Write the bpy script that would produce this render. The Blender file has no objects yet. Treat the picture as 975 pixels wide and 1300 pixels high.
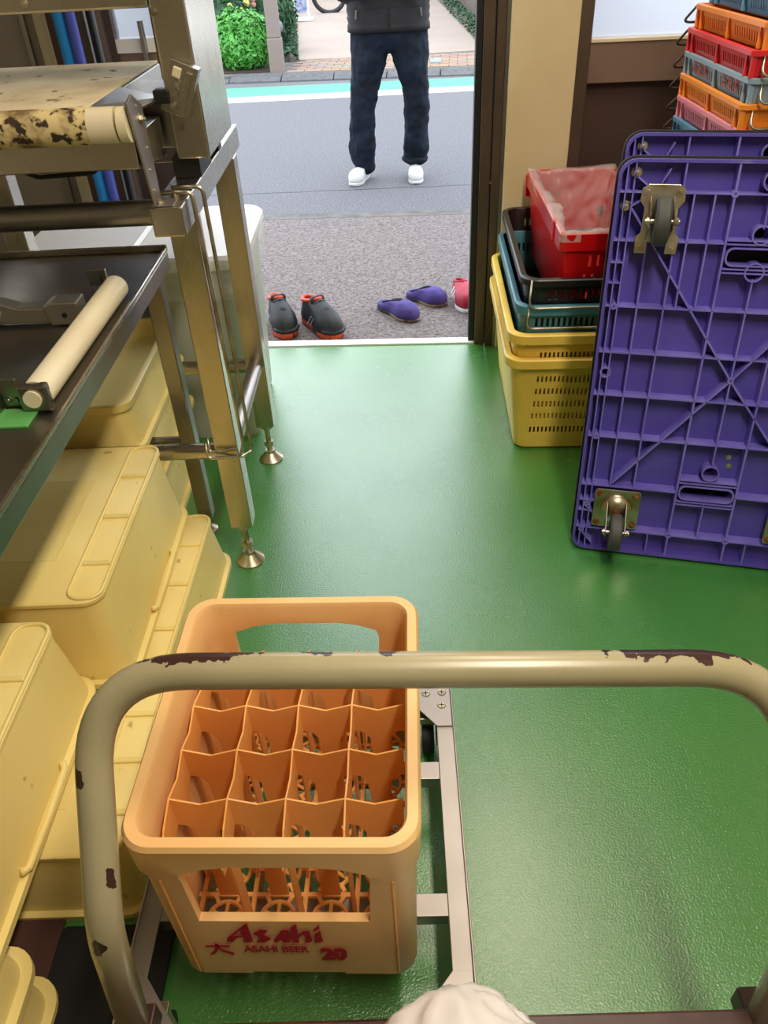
import bpy, bmesh, math, random
from mathutils import Vector, Matrix, noise
random.seed(7)
PI = math.pi
scene = bpy.context.scene
col = scene.collection

# ---------------------------------------------------------------- camera
cam_d = bpy.data.cameras.new('camera'); cam = bpy.data.objects.new('camera', cam_d); col.objects.link(cam)
right = Vector((0.999, -0.010, -0.042)); fwd = Vector((-0.018, 0.792, -0.610)).normalized()
right = (right - fwd*right.dot(fwd)).normalized(); up = right.cross(fwd)
cam.matrix_world = Matrix(((right.x, up.x, -fwd.x, 0), (right.y, up.y, -fwd.y, 0), (right.z, up.z, -fwd.z, 1.38), (0, 0, 0, 1)))
cam_d.sensor_fit = 'HORIZONTAL'; cam_d.sensor_width = 36; cam_d.lens = 36*980/975; cam_d.clip_start = 0.02
scene.camera = cam
# ---------------------------------------------------------------- sky (bright overcast daylight)
w = bpy.data.worlds.new('sky'); scene.world = w; w.use_nodes = True
bg = w.node_tree.nodes['Background']; bg.inputs[0].default_value = (0.86, 0.93, 1.0, 1); bg.inputs[1].default_value = 4.1
# ---------------------------------------------------------------- lamps of the room
def area(name, loc, sx, sy, power, color, rot=(0, 0, 0)):
    l = bpy.data.lights.new(name, 'AREA'); l.shape = 'RECTANGLE'; l.size = sx; l.size_y = sy; l.energy = power; l.color = color
    o = bpy.data.objects.new(name, l); o.location = loc; o.rotation_euler = rot; col.objects.link(o); return o
LAMPS = [(0.45, 0.25), (0.45, 1.85)]
for i, (lx, ly) in enumerate(LAMPS):
    area('lamp_light', (lx, ly, 2.42), 0.14, 1.1, (40, 17)[i], (1.0, 0.88, 0.72))
scene.view_settings.view_transform = 'Standard'; scene.view_settings.look = 'None'
scene.view_settings.gamma = 1; scene.view_settings.use_curve_mapping = False
scene.view_settings.exposure = 0.0

# ---------------------------------------------------------------- materials
KS = 1.0
def srgb(h):
    c = [int(h[i:i+2], 16)/255 for i in (0, 2, 4)]
    return tuple(KS*(x/12.92 if x <= .04045 else ((x+.055)/1.055)**2.4) for x in c) + (1,)
MATS = {}
def mat(name, c, rough=.5, metal=0, bump=0, bscale=80, c2=None, vscale=6, vlo=.4, vhi=.65, dirt=None, dscale=30, dthr=.62,
        spec=.5, trans=0, alpha=1, stretch=(1, 1, 1), sss=0, emis=None, emis_s=0, rvar=0, coat=0, bdist=.002):
    m = bpy.data.materials.new(name); m.use_nodes = True; nt = m.node_tree; N = nt.nodes; L = nt.links
    b = N['Principled BSDF']; c = srgb(c) if isinstance(c, str) else c
    b.inputs['Base Color'].default_value = c; b.inputs['Roughness'].default_value = rough; b.inputs['Metallic'].default_value = metal
    b.inputs['Specular IOR Level'].default_value = spec; b.inputs['Transmission Weight'].default_value = trans
    b.inputs['Alpha'].default_value = alpha; b.inputs['Coat Weight'].default_value = coat; b.inputs['Coat Roughness'].default_value = .3
    if sss: b.inputs['Subsurface Weight'].default_value = sss; b.inputs['Subsurface Radius'].default_value = (.02, .015, .008)
    if emis: b.inputs['Emission Color'].default_value = srgb(emis); b.inputs['Emission Strength'].default_value = emis_s
    tc = N.new('ShaderNodeTexCoord'); mp = N.new('ShaderNodeMapping'); mp.inputs['Scale'].default_value = stretch
    L.new(tc.outputs['Object'], mp.inputs[0])
    def nz(scale, det=4):
        n = N.new('ShaderNodeTexNoise'); n.inputs['Scale'].default_value = scale; n.inputs['Detail'].default_value = det
        L.new(mp.outputs[0], n.inputs['Vector']); return n.outputs[0]
    def ramp(src, lo, hi):
        r = N.new('ShaderNodeMapRange'); r.inputs['From Min'].default_value = lo; r.inputs['From Max'].default_value = hi
        L.new(src, r.inputs[0]); return r.outputs[0]
    cur = None
    def mix(fac, colr):
        nonlocal cur
        x = N.new('ShaderNodeMix'); x.data_type = 'RGBA'
        if cur is None: x.inputs['A'].default_value = c
        else: L.new(cur, x.inputs['A'])
        x.inputs['B'].default_value = srgb(colr); L.new(fac, x.inputs['Factor']); cur = x.outputs['Result']
    if c2: mix(ramp(nz(vscale), vlo, vhi), c2)
    if dirt: mix(ramp(nz(dscale, 6), dthr, dthr+.06), dirt)
    if cur is not None: L.new(cur, b.inputs['Base Color'])
    if rvar:
        r = N.new('ShaderNodeMapRange'); r.inputs['From Min'].default_value = .35; r.inputs['From Max'].default_value = .65
        r.inputs['To Min'].default_value = rough-rvar; r.inputs['To Max'].default_value = rough+rvar
        L.new(nz(4), r.inputs[0]); L.new(r.outputs[0], b.inputs['Roughness'])
    if bump:
        bp = N.new('ShaderNodeBump'); bp.inputs['Strength'].default_value = bump; bp.inputs['Distance'].default_value = bdist
        L.new(nz(bscale, 3), bp.inputs['Height']); L.new(bp.outputs[0], b.inputs['Normal'])
    MATS[name] = m; return m
floor_m = mat('green_floor_coating', '35782f', .25, bump=.8, bscale=240, bdist=.0015, coat=.8, c2='3d8034', vscale=2.2, rvar=.04, spec=1.0)
steel = mat('stainless_steel', (.50, .46, .39, 1), .27, 1, bump=0, bscale=30, stretch=(5, 5, 1), rvar=.03)
steel_d = mat('dull_steel', (.30, .28, .25, 1), .33, 1, bump=0, bscale=30, stretch=(1, 4, 4), rvar=.03)
steel_l = mat('bright_steel', (.36, .33, .31, 1), .42, 1, bump=.04, bscale=60, rvar=.05)
chrome = mat('zinc_plated_steel', (.60, .56, .46, 1), .34, 1, c2='a09478', vscale=18)
rusty = mat('rusty_bolt', '7a4a2c', .6, .6, c2='a08050', vscale=90)
yel = mat('yellow_plastic', 'efdb8e', .40, c2='e6cf80', vscale=3, dirt='b59a55', dscale=22, dthr=.69, bump=.06, bscale=40, sss=.08)
yel_g = mat('yellow_basket_plastic', 'f2cf5c', .42, c2='e6bd4a', vscale=4, dirt='8a5a2a', dscale=14, dthr=.68, sss=.05)
crate_m = mat('orange_crate_plastic', 'f2c88c', .4, c2='ecbc7c', vscale=5, dirt='a37440', dscale=20, dthr=.70, sss=.08, bump=.05, bscale=60)
crate_in = mat('divider_plastic', 'f4b468', .42, c2='efaa5a', vscale=6, sss=.1)  # deeper orange than the shell: bounced light inside the crate put into the colour
print_m = mat('crimson_print', 'b01030', .5)
violet = mat('violet_plastic', '5248a4', .34, c2='5a50ae', vscale=5, bump=.04, bscale=40, dirt='7a74b0', dscale=9, dthr=.72)
violet_r = mat('worn_violet_edge', '7c74cc', .38, c2='6a60c0', vscale=14)
black_r = mat('black_rubber', '17171a', .6)
wheel_m = mat('grey_rubber', '4a4b4a', .62, c2='3a3a38', vscale=12)
cream_paint = None
maroon = mat('maroon_deck_paint', '3a1c18', .4, c2='4a2a20', vscale=20)
white_p = mat('white_plastic', 'e9e9ea', .38, c2='dcdcdc', vscale=3)
ivory = mat('ivory_plastic', 'e6dcc0', .35, c2='ddd0ae', vscale=4)
film = mat('thin_plastic_film', 'f4f2f0', .2, alpha=.30, spec=.6, bump=.6, bscale=25)
film_w = mat('milky_plastic_bag', 'efe9e6', .32, alpha=.93, bump=.5, bscale=18)
belt_m = mat('floury_belt', 'ece0c0', .8, c2='c8b894', vscale=5, dirt='7c6548', dscale=26, dthr=.63, bump=.2, bscale=120)
belt_d = mat('moulded_roller_skin', 'd8c48e', .75, c2='7a623c', vscale=16, vlo=.5, vhi=.62, dirt='3a2a1a', dscale=52, dthr=.545, bump=.2)
beige = mat('beige_pillar_paint', 'd9c79e', .55, c2='d0bc90', vscale=4, dirt='9a8766', dscale=9, dthr=.70)
bronze = mat('bronze_aluminium', '5a4a3c', .42, .3, c2='4c3e32', vscale=3)
bronze_l = mat('light_bronze_rail', '8a7464', .4, .3, c2='7a6556', vscale=3)
bronze_d = mat('dark_bronze_panel', '4a362c', .5, c2='3e2c24', vscale=2)
blackm = mat('black_seal', '121110', .5)
wall_m = mat('grey_brown_panel', '8f8375', .6, c2='867a6c', vscale=2)
room_m = mat('room_wall_paint', 'c9bfa8', .7, c2='bfb49c', vscale=2)
frost = mat('frosted_pane', 'd4d8e4', .4, trans=.75, spec=.4)
KS = .56
asphalt = mat('asphalt', '6c6b72', .85, bump=.9, bscale=120, c2='88878f', vscale=70, dirt='b4b3ba', dscale=90, dthr=.62)
apron_m = mat('worn_concrete', '7c706f', .85, bump=.9, bscale=90, c2='a09492', vscale=55, dirt='4a4340', dscale=80, dthr=.565)
conc = mat('pale_concrete', 'c4b2a6', .85, bump=.15, bscale=60, c2='bdaa9e', vscale=1)
conc_d = mat('grey_concrete', '86827f', .9, bump=.6, bscale=60, c2='6e6a68', vscale=9)
curb_m = mat('curb_concrete', '77777a', .9, bump=.7, bscale=90, c2='67676a', vscale=20)
roadgreen = mat('green_road_paint', '5fd0a0', .7, bump=.5, bscale=200)
roadwhite = mat('white_road_paint', 'f2f2f2', .7, bump=.5, bscale=200, dirt='b0b0b0', dscale=60, dthr=.6)
KS = 1.0
sash_y = mat('pale_strip_paint', 'bcae8c', .5)
KS = .56
soil = mat('soil', '4a382e', .95, bump=.8, bscale=40)
leaf = mat('bright_leaf', '68c848', .45, c2='40a02c', vscale=9, sss=.0)
leaf2 = mat('dark_leaf', '2f6b3a', .6, c2='1f4d28', vscale=12)
brick1 = mat('paver_tan', 'b59a84', .85, bump=.4); brick2 = mat('paver_pink', 'b08c80', .85, bump=.4); brick3 = mat('paver_grey', 'a39a92', .85, bump=.4)
brick4 = mat('paver_orange', 'b8987a', .85, bump=.4)
KS = 1.0

# ---------------------------------------------------------------- mesh helpers
def finish(name, bm, m, parent=None, smooth=False, bev=0, seg=2, M=None):
    bmesh.ops.recalc_face_normals(bm, faces=bm.faces[:])
    me = bpy.data.meshes.new(name); bm.to_mesh(me); bm.free()
    if M is not None: me.transform(M)
    ms = m if isinstance(m, (list, tuple)) else [m]
    for x in ms: me.materials.append(x)
    o = bpy.data.objects.new(name, me); col.objects.link(o)
    if parent: o.parent = parent
    if smooth:
        me.polygons.foreach_set('use_smooth', [True]*len(me.polygons))
        if smooth != 'all':
            me.set_sharp_from_angle(angle=math.radians(38))
    if bev:
        b = o.modifiers.new('bevel', 'BEVEL'); b.width = bev; b.segments = seg; b.limit_method = 'ANGLE'; b.angle_limit = math.radians(40)
    return o
def thing(name, label, cat, loc=(0, 0, 0), rz=0, group=None):
    o = bpy.data.objects.new(name, None); col.objects.link(o); o.empty_display_size = .05
    o.location = loc; o.rotation_euler = (0, 0, rz); return tag(o, label, cat, group)
def tag(o, label=None, cat=None, group=None, kind=None):
    if label: o['label'] = label
    if cat: o['category'] = cat
    if group: o['group'] = group
    if kind: o['kind'] = kind
    return o
def struct(o): o['kind'] = 'structure'; return o
def box(bm, c, s, M=None, mi=0):
    r = bmesh.ops.create_cube(bm, size=1)['verts']
    for v in r: v.co = Vector((v.co.x*s[0]+c[0], v.co.y*s[1]+c[1], v.co.z*s[2]+c[2]))
    if M is not None:
        for v in r: v.co = M @ v.co
    if mi:
        for f in {f for v in r for f in v.link_faces}: f.material_index = mi
    return r
def box2(bm, a, b, M=None, mi=0):
    return box(bm, [(a[i]+b[i])/2 for i in range(3)], [abs(b[i]-a[i]) for i in range(3)], M, mi)
def frame_of(d):
    d = d.normalized(); u = Vector((0, 0, 1)) if abs(d.z) < .9 else Vector((1, 0, 0))
    x = u.cross(d).normalized(); return x, d.cross(x).normalized()
def bar(bm, p0, p1, wx, wy, M=None, mi=0):
    p0 = Vector(p0); p1 = Vector(p1); x, y = frame_of(p1-p0)
    vs = []
    for p in (p0, p1):
        for a, b in ((-1, -1), (1, -1), (1, 1), (-1, 1)):
            q = p+x*(a*wx/2)+y*(b*wy/2); vs.append(bm.verts.new(M @ q if M is not None else q))
    fs = [(3, 2, 1, 0), (4, 5, 6, 7)]+[(i, (i+1) % 4, 4+(i+1) % 4, 4+i) for i in range(4)]
    for f in fs:
        g = bm.faces.new([vs[i] for i in f]); g.material_index = mi
    return vs
def loft(bm, loops, cap0=True, cap1=True, M=None, mi=0, closed=True):
    R = [[bm.verts.new(M @ Vector(p) if M is not None else Vector(p)) for p in l] for l in loops]
    n = len(R[0]); fs = []
    for a, b in zip(R, R[1:]):
        for i in range(n if closed else n-1):
            fs.append(bm.faces.new((a[i], a[(i+1) % n], b[(i+1) % n], b[i])))
    if cap0: fs.append(bm.faces.new(R[0][::-1]))
    if cap1: fs.append(bm.faces.new(R[-1]))
    for f in fs: f.material_index = mi
    return R
def tube(bm, pts, r, seg=10, closed=False, cap=True, M=None, sx=1, sy=1, mi=0):
    pts = [Vector(p) for p in pts]; n = len(pts); loops = []; X = None
    for i, p in enumerate(pts):
        a = pts[i-1] if (i > 0 or closed) else p; b = pts[(i+1) % n] if (i < n-1 or closed) else p
        d = (b-a).normalized()
        if X is None: X, Y = frame_of(d)
        else: X = (X-d*X.dot(d)).normalized(); Y = d.cross(X)
        rr = r[i] if isinstance(r, (list, tuple)) else r
        loops.append([p+X*(math.cos(2*PI*k/seg)*rr*sx)+Y*(math.sin(2*PI*k/seg)*rr*sy) for k in range(seg)])
    if closed: loops.append(loops[0])
    loft(bm, loops, cap and not closed, cap and not closed, M, mi)
def arc_path(pts, rad, n=6):
    pts = [Vector(p) for p in pts]; out = [pts[0]]
    for a, b, c in zip(pts, pts[1:], pts[2:]):
        u1 = (a-b).normalized(); u2 = (c-b).normalized(); ang = u1.angle(u2); d = min(rad/math.tan(ang/2), (a-b).length*.49, (c-b).length*.49)
        s = b+u1*d; e = b+u2*d
        for k in range(n+1):
            t = k/n; out.append((1-t)**2*s+2*t*(1-t)*(b*.55+(s+e)/2*.45)+t*t*e if False else (1-t)**2*s+2*t*(1-t)*b+t*t*e)
    out.append(pts[-1]); return out
def cyl(bm, p0, p1, r0, r1=None, seg=16, M=None, mi=0):
    tube(bm, [p0, p1], [r0, r0 if r1 is None else r1], seg, M=M, mi=mi)
def lathe(bm, prof, c=(0, 0, 0), seg=20, M=None, mi=0):
    loops = [[(c[0]+r*math.cos(2*PI*k/seg), c[1]+r*math.sin(2*PI*k/seg), c[2]+z) for k in range(seg)] for r, z in prof]
    loft(bm, loops, True, True, M, mi)
def rrect(hx, hy, r, z, n=5, cx=0, cy=0):
    r = min(r, hx*.999, hy*.999); P = []
    for sx, sy, a0 in ((1, 1, 0), (-1, 1, PI/2), (-1, -1, PI), (1, -1, 1.5*PI)):
        for k in range(n+1):
            a = a0+k/n*PI/2; P.append((cx+sx*(hx-r)+r*math.cos(a), cy+sy*(hy-r)+r*math.sin(a), z))
    return P
def prism(bm, poly, t, M=None, mi=0):
    """polygon in XY thickened along +Z"""
    loft(bm, [[(x, y, 0) for x, y in poly], [(x, y, t) for x, y in poly]], True, True, M, mi)
def sphere(bm, c, r, seg=12, M=None, sc=(1, 1, 1)):
    v = bmesh.ops.create_uvsphere(bm, u_segments=seg, v_segments=seg//2+2, radius=1)['verts']
    for q in v:
        q.co = Vector((q.co.x*r*sc[0]+c[0], q.co.y*r*sc[1]+c[1], q.co.z*r*sc[2]+c[2]))
        if M is not None: q.co = M @ q.co
def B(): return bmesh.new()
def cut(o, cutter_bm):
    """boolean difference, baked into the mesh"""
    bmesh.ops.recalc_face_normals(cutter_bm, faces=cutter_bm.faces[:])
    me = bpy.data.meshes.new('tmp'); cutter_bm.to_mesh(me); cutter_bm.free()
    c = bpy.data.objects.new('tmp', me); col.objects.link(c); c.parent = o.parent
    m = o.modifiers.new('b', 'BOOLEAN'); m.operation = 'DIFFERENCE'; m.solver = 'EXACT'; m.object = c
    bake(o); bpy.data.objects.remove(c); bpy.data.meshes.remove(me)
def bake(o):
    par = o.parent
    bpy.context.view_layer.update(); dg = bpy.context.evaluated_depsgraph_get()
    nm = bpy.data.meshes.new_from_object(o.evaluated_get(dg)); old = o.data; o.modifiers.clear(); o.data = nm
    bpy.data.meshes.remove(old)
def copy_tree(o, parent=None):
    c = o.copy(); col.objects.link(c)
    if parent: c.parent = parent
    for ch in list(o.children): copy_tree(ch, c)
    return c
def screw(bm, p, n, r, h=.004, seg=12, M=None):
    p = Vector(p); n = Vector(n).normalized(); cyl(bm, p, p+n*h, r, r*.85, seg, M)
def hexbolt(bm, p, n, r, h, M=None):
    p = Vector(p); n = Vector(n).normalized(); cyl(bm, p, p+n*h*.25, r*1.35, None, 14, M); cyl(bm, p+n*h*.25, p+n*h, r, None, 6, M); cyl(bm, p+n*h, p+n*h*1.6, r*.5, r*.4, 8, M)
def organic(name, caps, vox, m, parent=None, M=None, smooth=6, disp=0, dscale=.06, ellips=()):
    bm = B()
    for p0, r0, p1, r1 in caps:
        p0 = Vector(p0); p1 = Vector(p1); d = p1-p0
        ts = []
        for k in range(5): a = PI/2*k/4; ts.append((p0-d.normalized()*(r0*math.cos(a)), max(r0*math.sin(a), r0*.02)))
        for k in range(5): a = PI/2*k/4; ts.append((p1+d.normalized()*(r1*math.sin(a)), max(r1*math.cos(a), r1*.02)))
        tube(bm, [t[0] for t in ts], [t[1] for t in ts], 14)
    for c, r, sc in ellips: sphere(bm, c, r, 16, sc=sc)
    o = finish(name, bm, m, parent, smooth='all', M=M)
    rm = o.modifiers.new('r', 'REMESH'); rm.mode = 'VOXEL'; rm.voxel_size = vox; rm.use_smooth_shade = True
    s = o.modifiers.new('s', 'SMOOTH'); s.iterations = smooth; s.factor = .5
    if disp:
        t = bpy.data.textures.new('folds', 'CLOUDS'); t.noise_scale = dscale
        dm = o.modifiers.new('d', 'DISPLACE'); dm.texture = t; dm.strength = disp; dm.mid_level = .5; dm.texture_coords = 'LOCAL'
    bake(o); return o
def text_mesh(name, s, w_, h_, m, parent, M, offset=0, ext=.0004):
    cu = bpy.data.curves.new(name, 'FONT'); cu.body = s; cu.size = 1; cu.offset = offset; cu.extrude = ext
    cu.align_x = 'CENTER'
    t = bpy.data.objects.new('tmp', cu); col.objects.link(t); bpy.context.view_layer.update()
    me = bpy.data.meshes.new_from_object(t.evaluated_get(bpy.context.evaluated_depsgraph_get())); bpy.data.objects.remove(t)
    xs_ = [v.co.x for v in me.vertices]; ys_ = [v.co.y for v in me.vertices]
    me.transform(M @ Matrix.Diagonal((w_/(max(xs_)-min(xs_)), h_/(max(ys_)-min(ys_)), 1, 1)) @ Matrix.Translation((-(max(xs_)+min(xs_))/2, -min(ys_), 0))); me.materials.clear(); me.materials.append(m)
    o = bpy.data.objects.new(name, me); col.objects.link(o); o.parent = parent; return o
T = Matrix.Translation
def RX(a): return Matrix.Rotation(a, 4, 'X')
def RY(a): return Matrix.Rotation(a, 4, 'Y')
def RZ(a): return Matrix.Rotation(a, 4, 'Z')

# ================================================================ SETTING
FA = T((0, 2.915, 0)) @ RZ(math.radians(-3.1))      # facade frame: x along the front, y outward
def fbox(name, a, b, m, bev=.002):
    bm = B(); box2(bm, a, b, FA); return struct(finish(name, bm, m, bev=bev))
bm = B(); box2(bm, (-2.2, -2.2, -.05), (2.2, 2.92, 0)); f = finish('floor', bm, floor_m)
bmesh_cut = B(); box2(bmesh_cut, (-4, 0.0, -1), (4, 1.5, 1), FA); cut(f, bmesh_cut); struct(f)
bm = B(); box2(bm, (-2.2, -2.2, 2.55), (2.2, 3.1, 2.65)); struct(finish('ceiling', bm, room_m))
bm = B(); box2(bm, (-1.75, -2.2, 0), (-1.65, 3.0, 2.55)); struct(finish('wall_left', bm, room_m))
bm = B(); box2(bm, (1.55, -2.2, 0), (1.65, 2.85, 2.55)); struct(finish('wall_right', bm, room_m))
bm = B(); box2(bm, (-1.75, -2.3, 0), (1.65, -2.2, 2.55)); struct(finish('wall_back', bm, room_m))
fbox('trim_1', (-.66, -.012, -.01), (.34, .035, .006), white_p, .001)                      # door sill rail
fbox('wall_front', (-1.75, .0, 2.12), (1.7, .12, 2.55), room_m)                            # over the opening
fbox('trim_2', (-.7, -.01, 2.04), (.62, .09, 2.12), bronze)
# right door frame
d1 = fbox('door_1', (.335, -.02, 0), (.372, .09, 2.04), bronze)
for nm, a, b, m in (('seal', (.312, .0, 0), (.335, .07, 2.04), blackm), ('jamb_strip', (.376, -.035, 0), (.405, .09, 2.04), bronze),
                    ('edge_strip', (.405, -.042, 0), (.417, .09, 2.04), steel_d)):
    bm = B(); box2(bm, a, b, FA); finish(nm, bm, m, d1, bev=.001)
bm = B(); 
screw(bm, (.374, -.022, .62), (0, -1, 0), .006, .006, M=FA); finish('screw', bm, chrome, d1)
fbox('wall_front_pillar', (.417, -.055, 0), (.632, .12, 2.12), beige, .004).name = 'wall_pillar'
# window and panel right of the pillar
wi = fbox('window_1', (.632, -.05, 0), (.672, .08, 2.12), bronze)
for nm, a, b, m in (('rail', (.672, -.03, .92), (1.7, .06, 1.035), bronze_l), ('sill_strip', (.672, -.036, 1.035), (1.7, .05, 1.045), ivory),
                    ('lower_panel', (.672, .01, 0), (1.7, .05, .92), bronze_d), ('frosted_pane', (.672, .01, 1.045), (1.7, .016, 2.12), frost)):
    bm = B(); box2(bm, a, b, FA); finish(nm, bm, m, wi, bev=.0015 if nm != 'frosted_pane' else 0)
# left of the opening: door leaves pushed together
d2 = fbox('door_2', (-.735, -.01, 0), (-.69, .08, 2.04), bronze)
for nm, a, b, m in (('stile', (-.985, .0, 0), (-.955, .05, 2.04), bronze), ('stile', (-.94, -.02, 0), (-.925, .03, 2.04), blackm),
                    ('stile', (-.91, -.02, 0), (-.893, .03, 2.04), bronze_l), ('stile', (-.885, -.02, 0), (-.862, .03, 2.04), bronze_d),
                    ('frosted_pane', (-.862, .008, 1.1), (-.735, .014, 2.04), frost), ('rail', (-.862, -.02, 1.06), (-.735, .035, 1.1), white_p),
                    ('rail', (-.862, -.01, .95), (-.735, .03, 1.06), bronze_l), ('lower_panel', (-.862, .0, 0), (-.735, .02, .95), bronze_d),
                    ('handle', (-.77, -.045, 1.0), (-.758, -.02, 1.15), steel_l)):
    bm = B(); box2(bm, a, b, FA); finish(nm, bm, m, d2, bev=.001)
wl = fbox('wall_front_left', (-1.75, -.0, 0), (-1.115, .1, 2.12), wall_m)
for nm, a, b, m in (('cover_strip', (-1.115, -.02, 0), (-1.09, .03, 2.12), sash_y), ('dark_panel', (-1.09, .02, 0), (-.985, .06, 2.12), bronze_d),
                    ('cover_strip', (-1.165, -.012, 0), (-1.15, 0, 2.12), steel_d)):
    bm = B(); box2(bm, a, b, FA); finish(nm, bm, m, wl)
# ceiling lamps
lamp0 = None
lamp_glow = mat('lamp_tube', 'fff2d8', .4, emis='fff0d0', emis_s=4)
for i, (lx, ly) in enumerate(LAMPS):
    t = thing('ceiling_lamp', ('twin tube ceiling lamp near the front door', 'twin tube ceiling lamp above the hand cart')[1-i], 'lamp', (lx, ly, 2.55))
    bm = B(); box2(bm, (-.1, -.62, -.06), (.1, .62, 0)); finish('housing', bm, white_p, t, bev=.005)
    for s in (-.05, .05):
        bm = B(); cyl(bm, (s, -.58, -.08), (s, .58, -.08), .014); finish('lamp_tube', bm, lamp_glow, t, smooth=True)

# ---------------------------------------------------------------- outside
KS = .56
def quad(name, pts, m, th=.05, top=None):
    bm = B(); lo = [(p[0], p[1], p[2]-th) for p in pts]; loft(bm, [lo, pts]); return struct(finish(name, bm, m))
quad('apron', [(-6, 3.22, -.012), (6, 2.6, -.012), (6, 4.62, -.09), (-6, 5.22, -.09)], apron_m)
quad('gutter', [(-6, 5.23, -.088), (6, 4.58, -.088), (6, 4.66, -.093), (-6, 5.38, -.093)], conc_d)
quad('road', [(-9, 5.3, -.1), (9, 4.3, -.1), (9, 9.9, -.1), (-9, 10.9, -.1)], asphalt)
bm = B(); pp = [(-2.5+i*.09, 5.62-.02*i*.09+.02*noise.noise(Vector((i*.5, 0, 0))), -.1) for i in range(36)]
for a_, b_ in zip(pp, pp[1:]): bar(bm, a_, b_, .010, .002)
ck = finish('road_crack', bm, blackm, bpy.data.objects['road'])
bm = B(); pts = [(-9, 9.30, -.097), (9, 9.42, -.097), (9, 9.13, -.097), (-9, 8.98, -.097)]
quad('white_line', pts, roadwhite, .004)
quad('green_line', [(-9, 9.30, -.0965), (9, 9.42, -.0965), (9, 9.80, -.0965), (-9, 10.02, -.0965)], roadgreen, .004)
quad('sidewalk', [(-9, 11.0, -.04), (9, 9.5, -.04), (9, 12.0, -.04), (-9, 12.4, -.04)], conc_d)
KA = T((1.06, 10.02, -.1)) @ RZ(math.radians(-5.2))
k = struct(bpy.data.objects.new('curb', None)); col.objects.link(k)
bm0 = None
for i in range(-8, 6):
    bm = B(); L = .62; x = -.38+i*L; low = i < -4+0
    z1 = .07 if not low else .045
    loft(bm, [[(x+.006, 0, -.02), (x+L-.006, 0, -.02), (x+L-.006, 0, z1*.25), (x+.006, 0, z1*.25)], [(x+.006, .16, -.02), (x+L-.006, .16, -.02), (x+L-.006, .16, z1), (x+.006, .16, z1)],
              [(x+.006, .22, -.02), (x+L-.006, .22, -.02), (x+L-.006, .22, z1), (x+.006, .22, z1)]], M=KA)
    finish('curb_stone', bm, curb_m, k, bev=.006)
# brick paving behind the curb, driveway further back
pv = quad('paving', [(-1.12, 10.42, -.045), (2.6, 10.1, -.045), (2.6, 11.9, -.045), (-1.12, 11.55, -.045)], conc_d)
SW = T((-1.12, 10.50, -.045)) @ RZ(math.radians(-5.0))
for r in range(9):
    for c in range(15):
        x = c*.215+(.1 if r % 2 else 0); y = r*.112
        if x > 3: continue
        bm = B(); box2(bm, (x, y, 0), (x+.203, y+.102, .012+random.uniform(-.002, .003)), SW)
        finish('paver', bm, random.choice([brick1, brick1, brick2, brick3, brick4]), pv)
bm = B(); box2(bm, (-.0, 0, 0), (.13, .3, .02), T((.6, 10.6, -.04)) @ RZ(-.05)); finish('drain_cover', bm, mat('pale_blue_cover', '9ab0c8', .6), pv)
quad('driveway', [(-1.15, 11.4, -.035), (2.8, 11.6, -.035), (2.8, 24, -.035), (-2.6, 24, -.035)], conc)
quad('garden_bed', [(-6, 10.85, -.03), (-1.2, 10.55, -.03), (-1.9, 20, -.03), (-6, 20, -.03)], soil)
# concrete side wall to the right of the drive, house behind
bm = B(); loft(bm, [[(1.75, 11.6, -.05), (1.87, 11.6, -.05), (1.87, 11.6, 1.3), (1.75, 11.6, 1.3)], [(1.58, 22, -.05), (1.70, 22, -.05), (1.70, 22, 1.3), (1.58, 22, 1.3)]])
bw = struct(finish('boundary_wall', bm, mat('weathered_wall', '8e8078', .9, bump=.4, bscale=20, c2='77695f', vscale=3)))
bm = B(); box2(bm, (-7, 24, -.05), (7, 24.3, 5)); struct(finish('house_wall', bm, conc_d))
bm = B(); box2(bm, (-1.2, 23.9, 0), (1.4, 24, 2.2)); struct(finish('garage_door', bm, bronze_d))

def leaves(bm, n, f, s0=.02, s1=.04):
    for i in range(n):
        p, nv = f()
        nv = (nv+Vector((random.uniform(-.7, .7), random.uniform(-.7, .7), random.uniform(-.3, .9)))).normalized()
        x, y = frame_of(nv); a = random.uniform(0, 2*PI); u = x*math.cos(a)+y*math.sin(a); v = nv.cross(u); s = random.uniform(s0, s1)
        q = [p-u*s, p+v*s*.38+nv*s*.1, p+u*s, p-v*s*.38+nv*s*.1]
        bm.faces.new([bm.verts.new(z) for z in q])
def shrub(name, label, c, rad, n, m, s0=.02, s1=.045, h2=1, cat='shrub', group=None, core=leaf2):
    t = thing(name, label, cat, (c[0], c[1], -.03), group=group)
    c = Vector((0, 0, rad[2]*.9))
    def f():
        while True:
            d = Vector((random.gauss(0, 1), random.gauss(0, 1), random.gauss(0, 1))).normalized()
            k = 1+.13*noise.noise(d*3+Vector(rad)*7); r = random.uniform(.82, 1.0)*k
            p = c+Vector((d.x*rad[0]*r, d.y*rad[1]*r, d.z*rad[2]*r))
            if p.z > .02: return p, d
    bm = B(); leaves(bm, n, f, s0, s1); o = finish('foliage', bm, m, t); o['kind'] = 'stuff'
    bm = B(); sphere(bm, (0, 0, rad[2]*.9), 1, 14, sc=(rad[0]*.8, rad[1]*.8, rad[2]*.82)); finish('inner_foliage', bm, core, t, smooth='all')
    bm = B()
    for a in range(4): cyl(bm, (0, 0, -.02), (rad[0]*.4*math.cos(a*1.6), rad[1]*.4*math.sin(a*1.6), rad[2]), .012, .006, 6)
    finish('stem', bm, soil, t); return t
shrub('round_shrub', 'bright green leafy shrub at the roadside bed across the street', (-1.68, 10.95), (.44, .34, .33), 5200, leaf, .025, .05)
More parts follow.
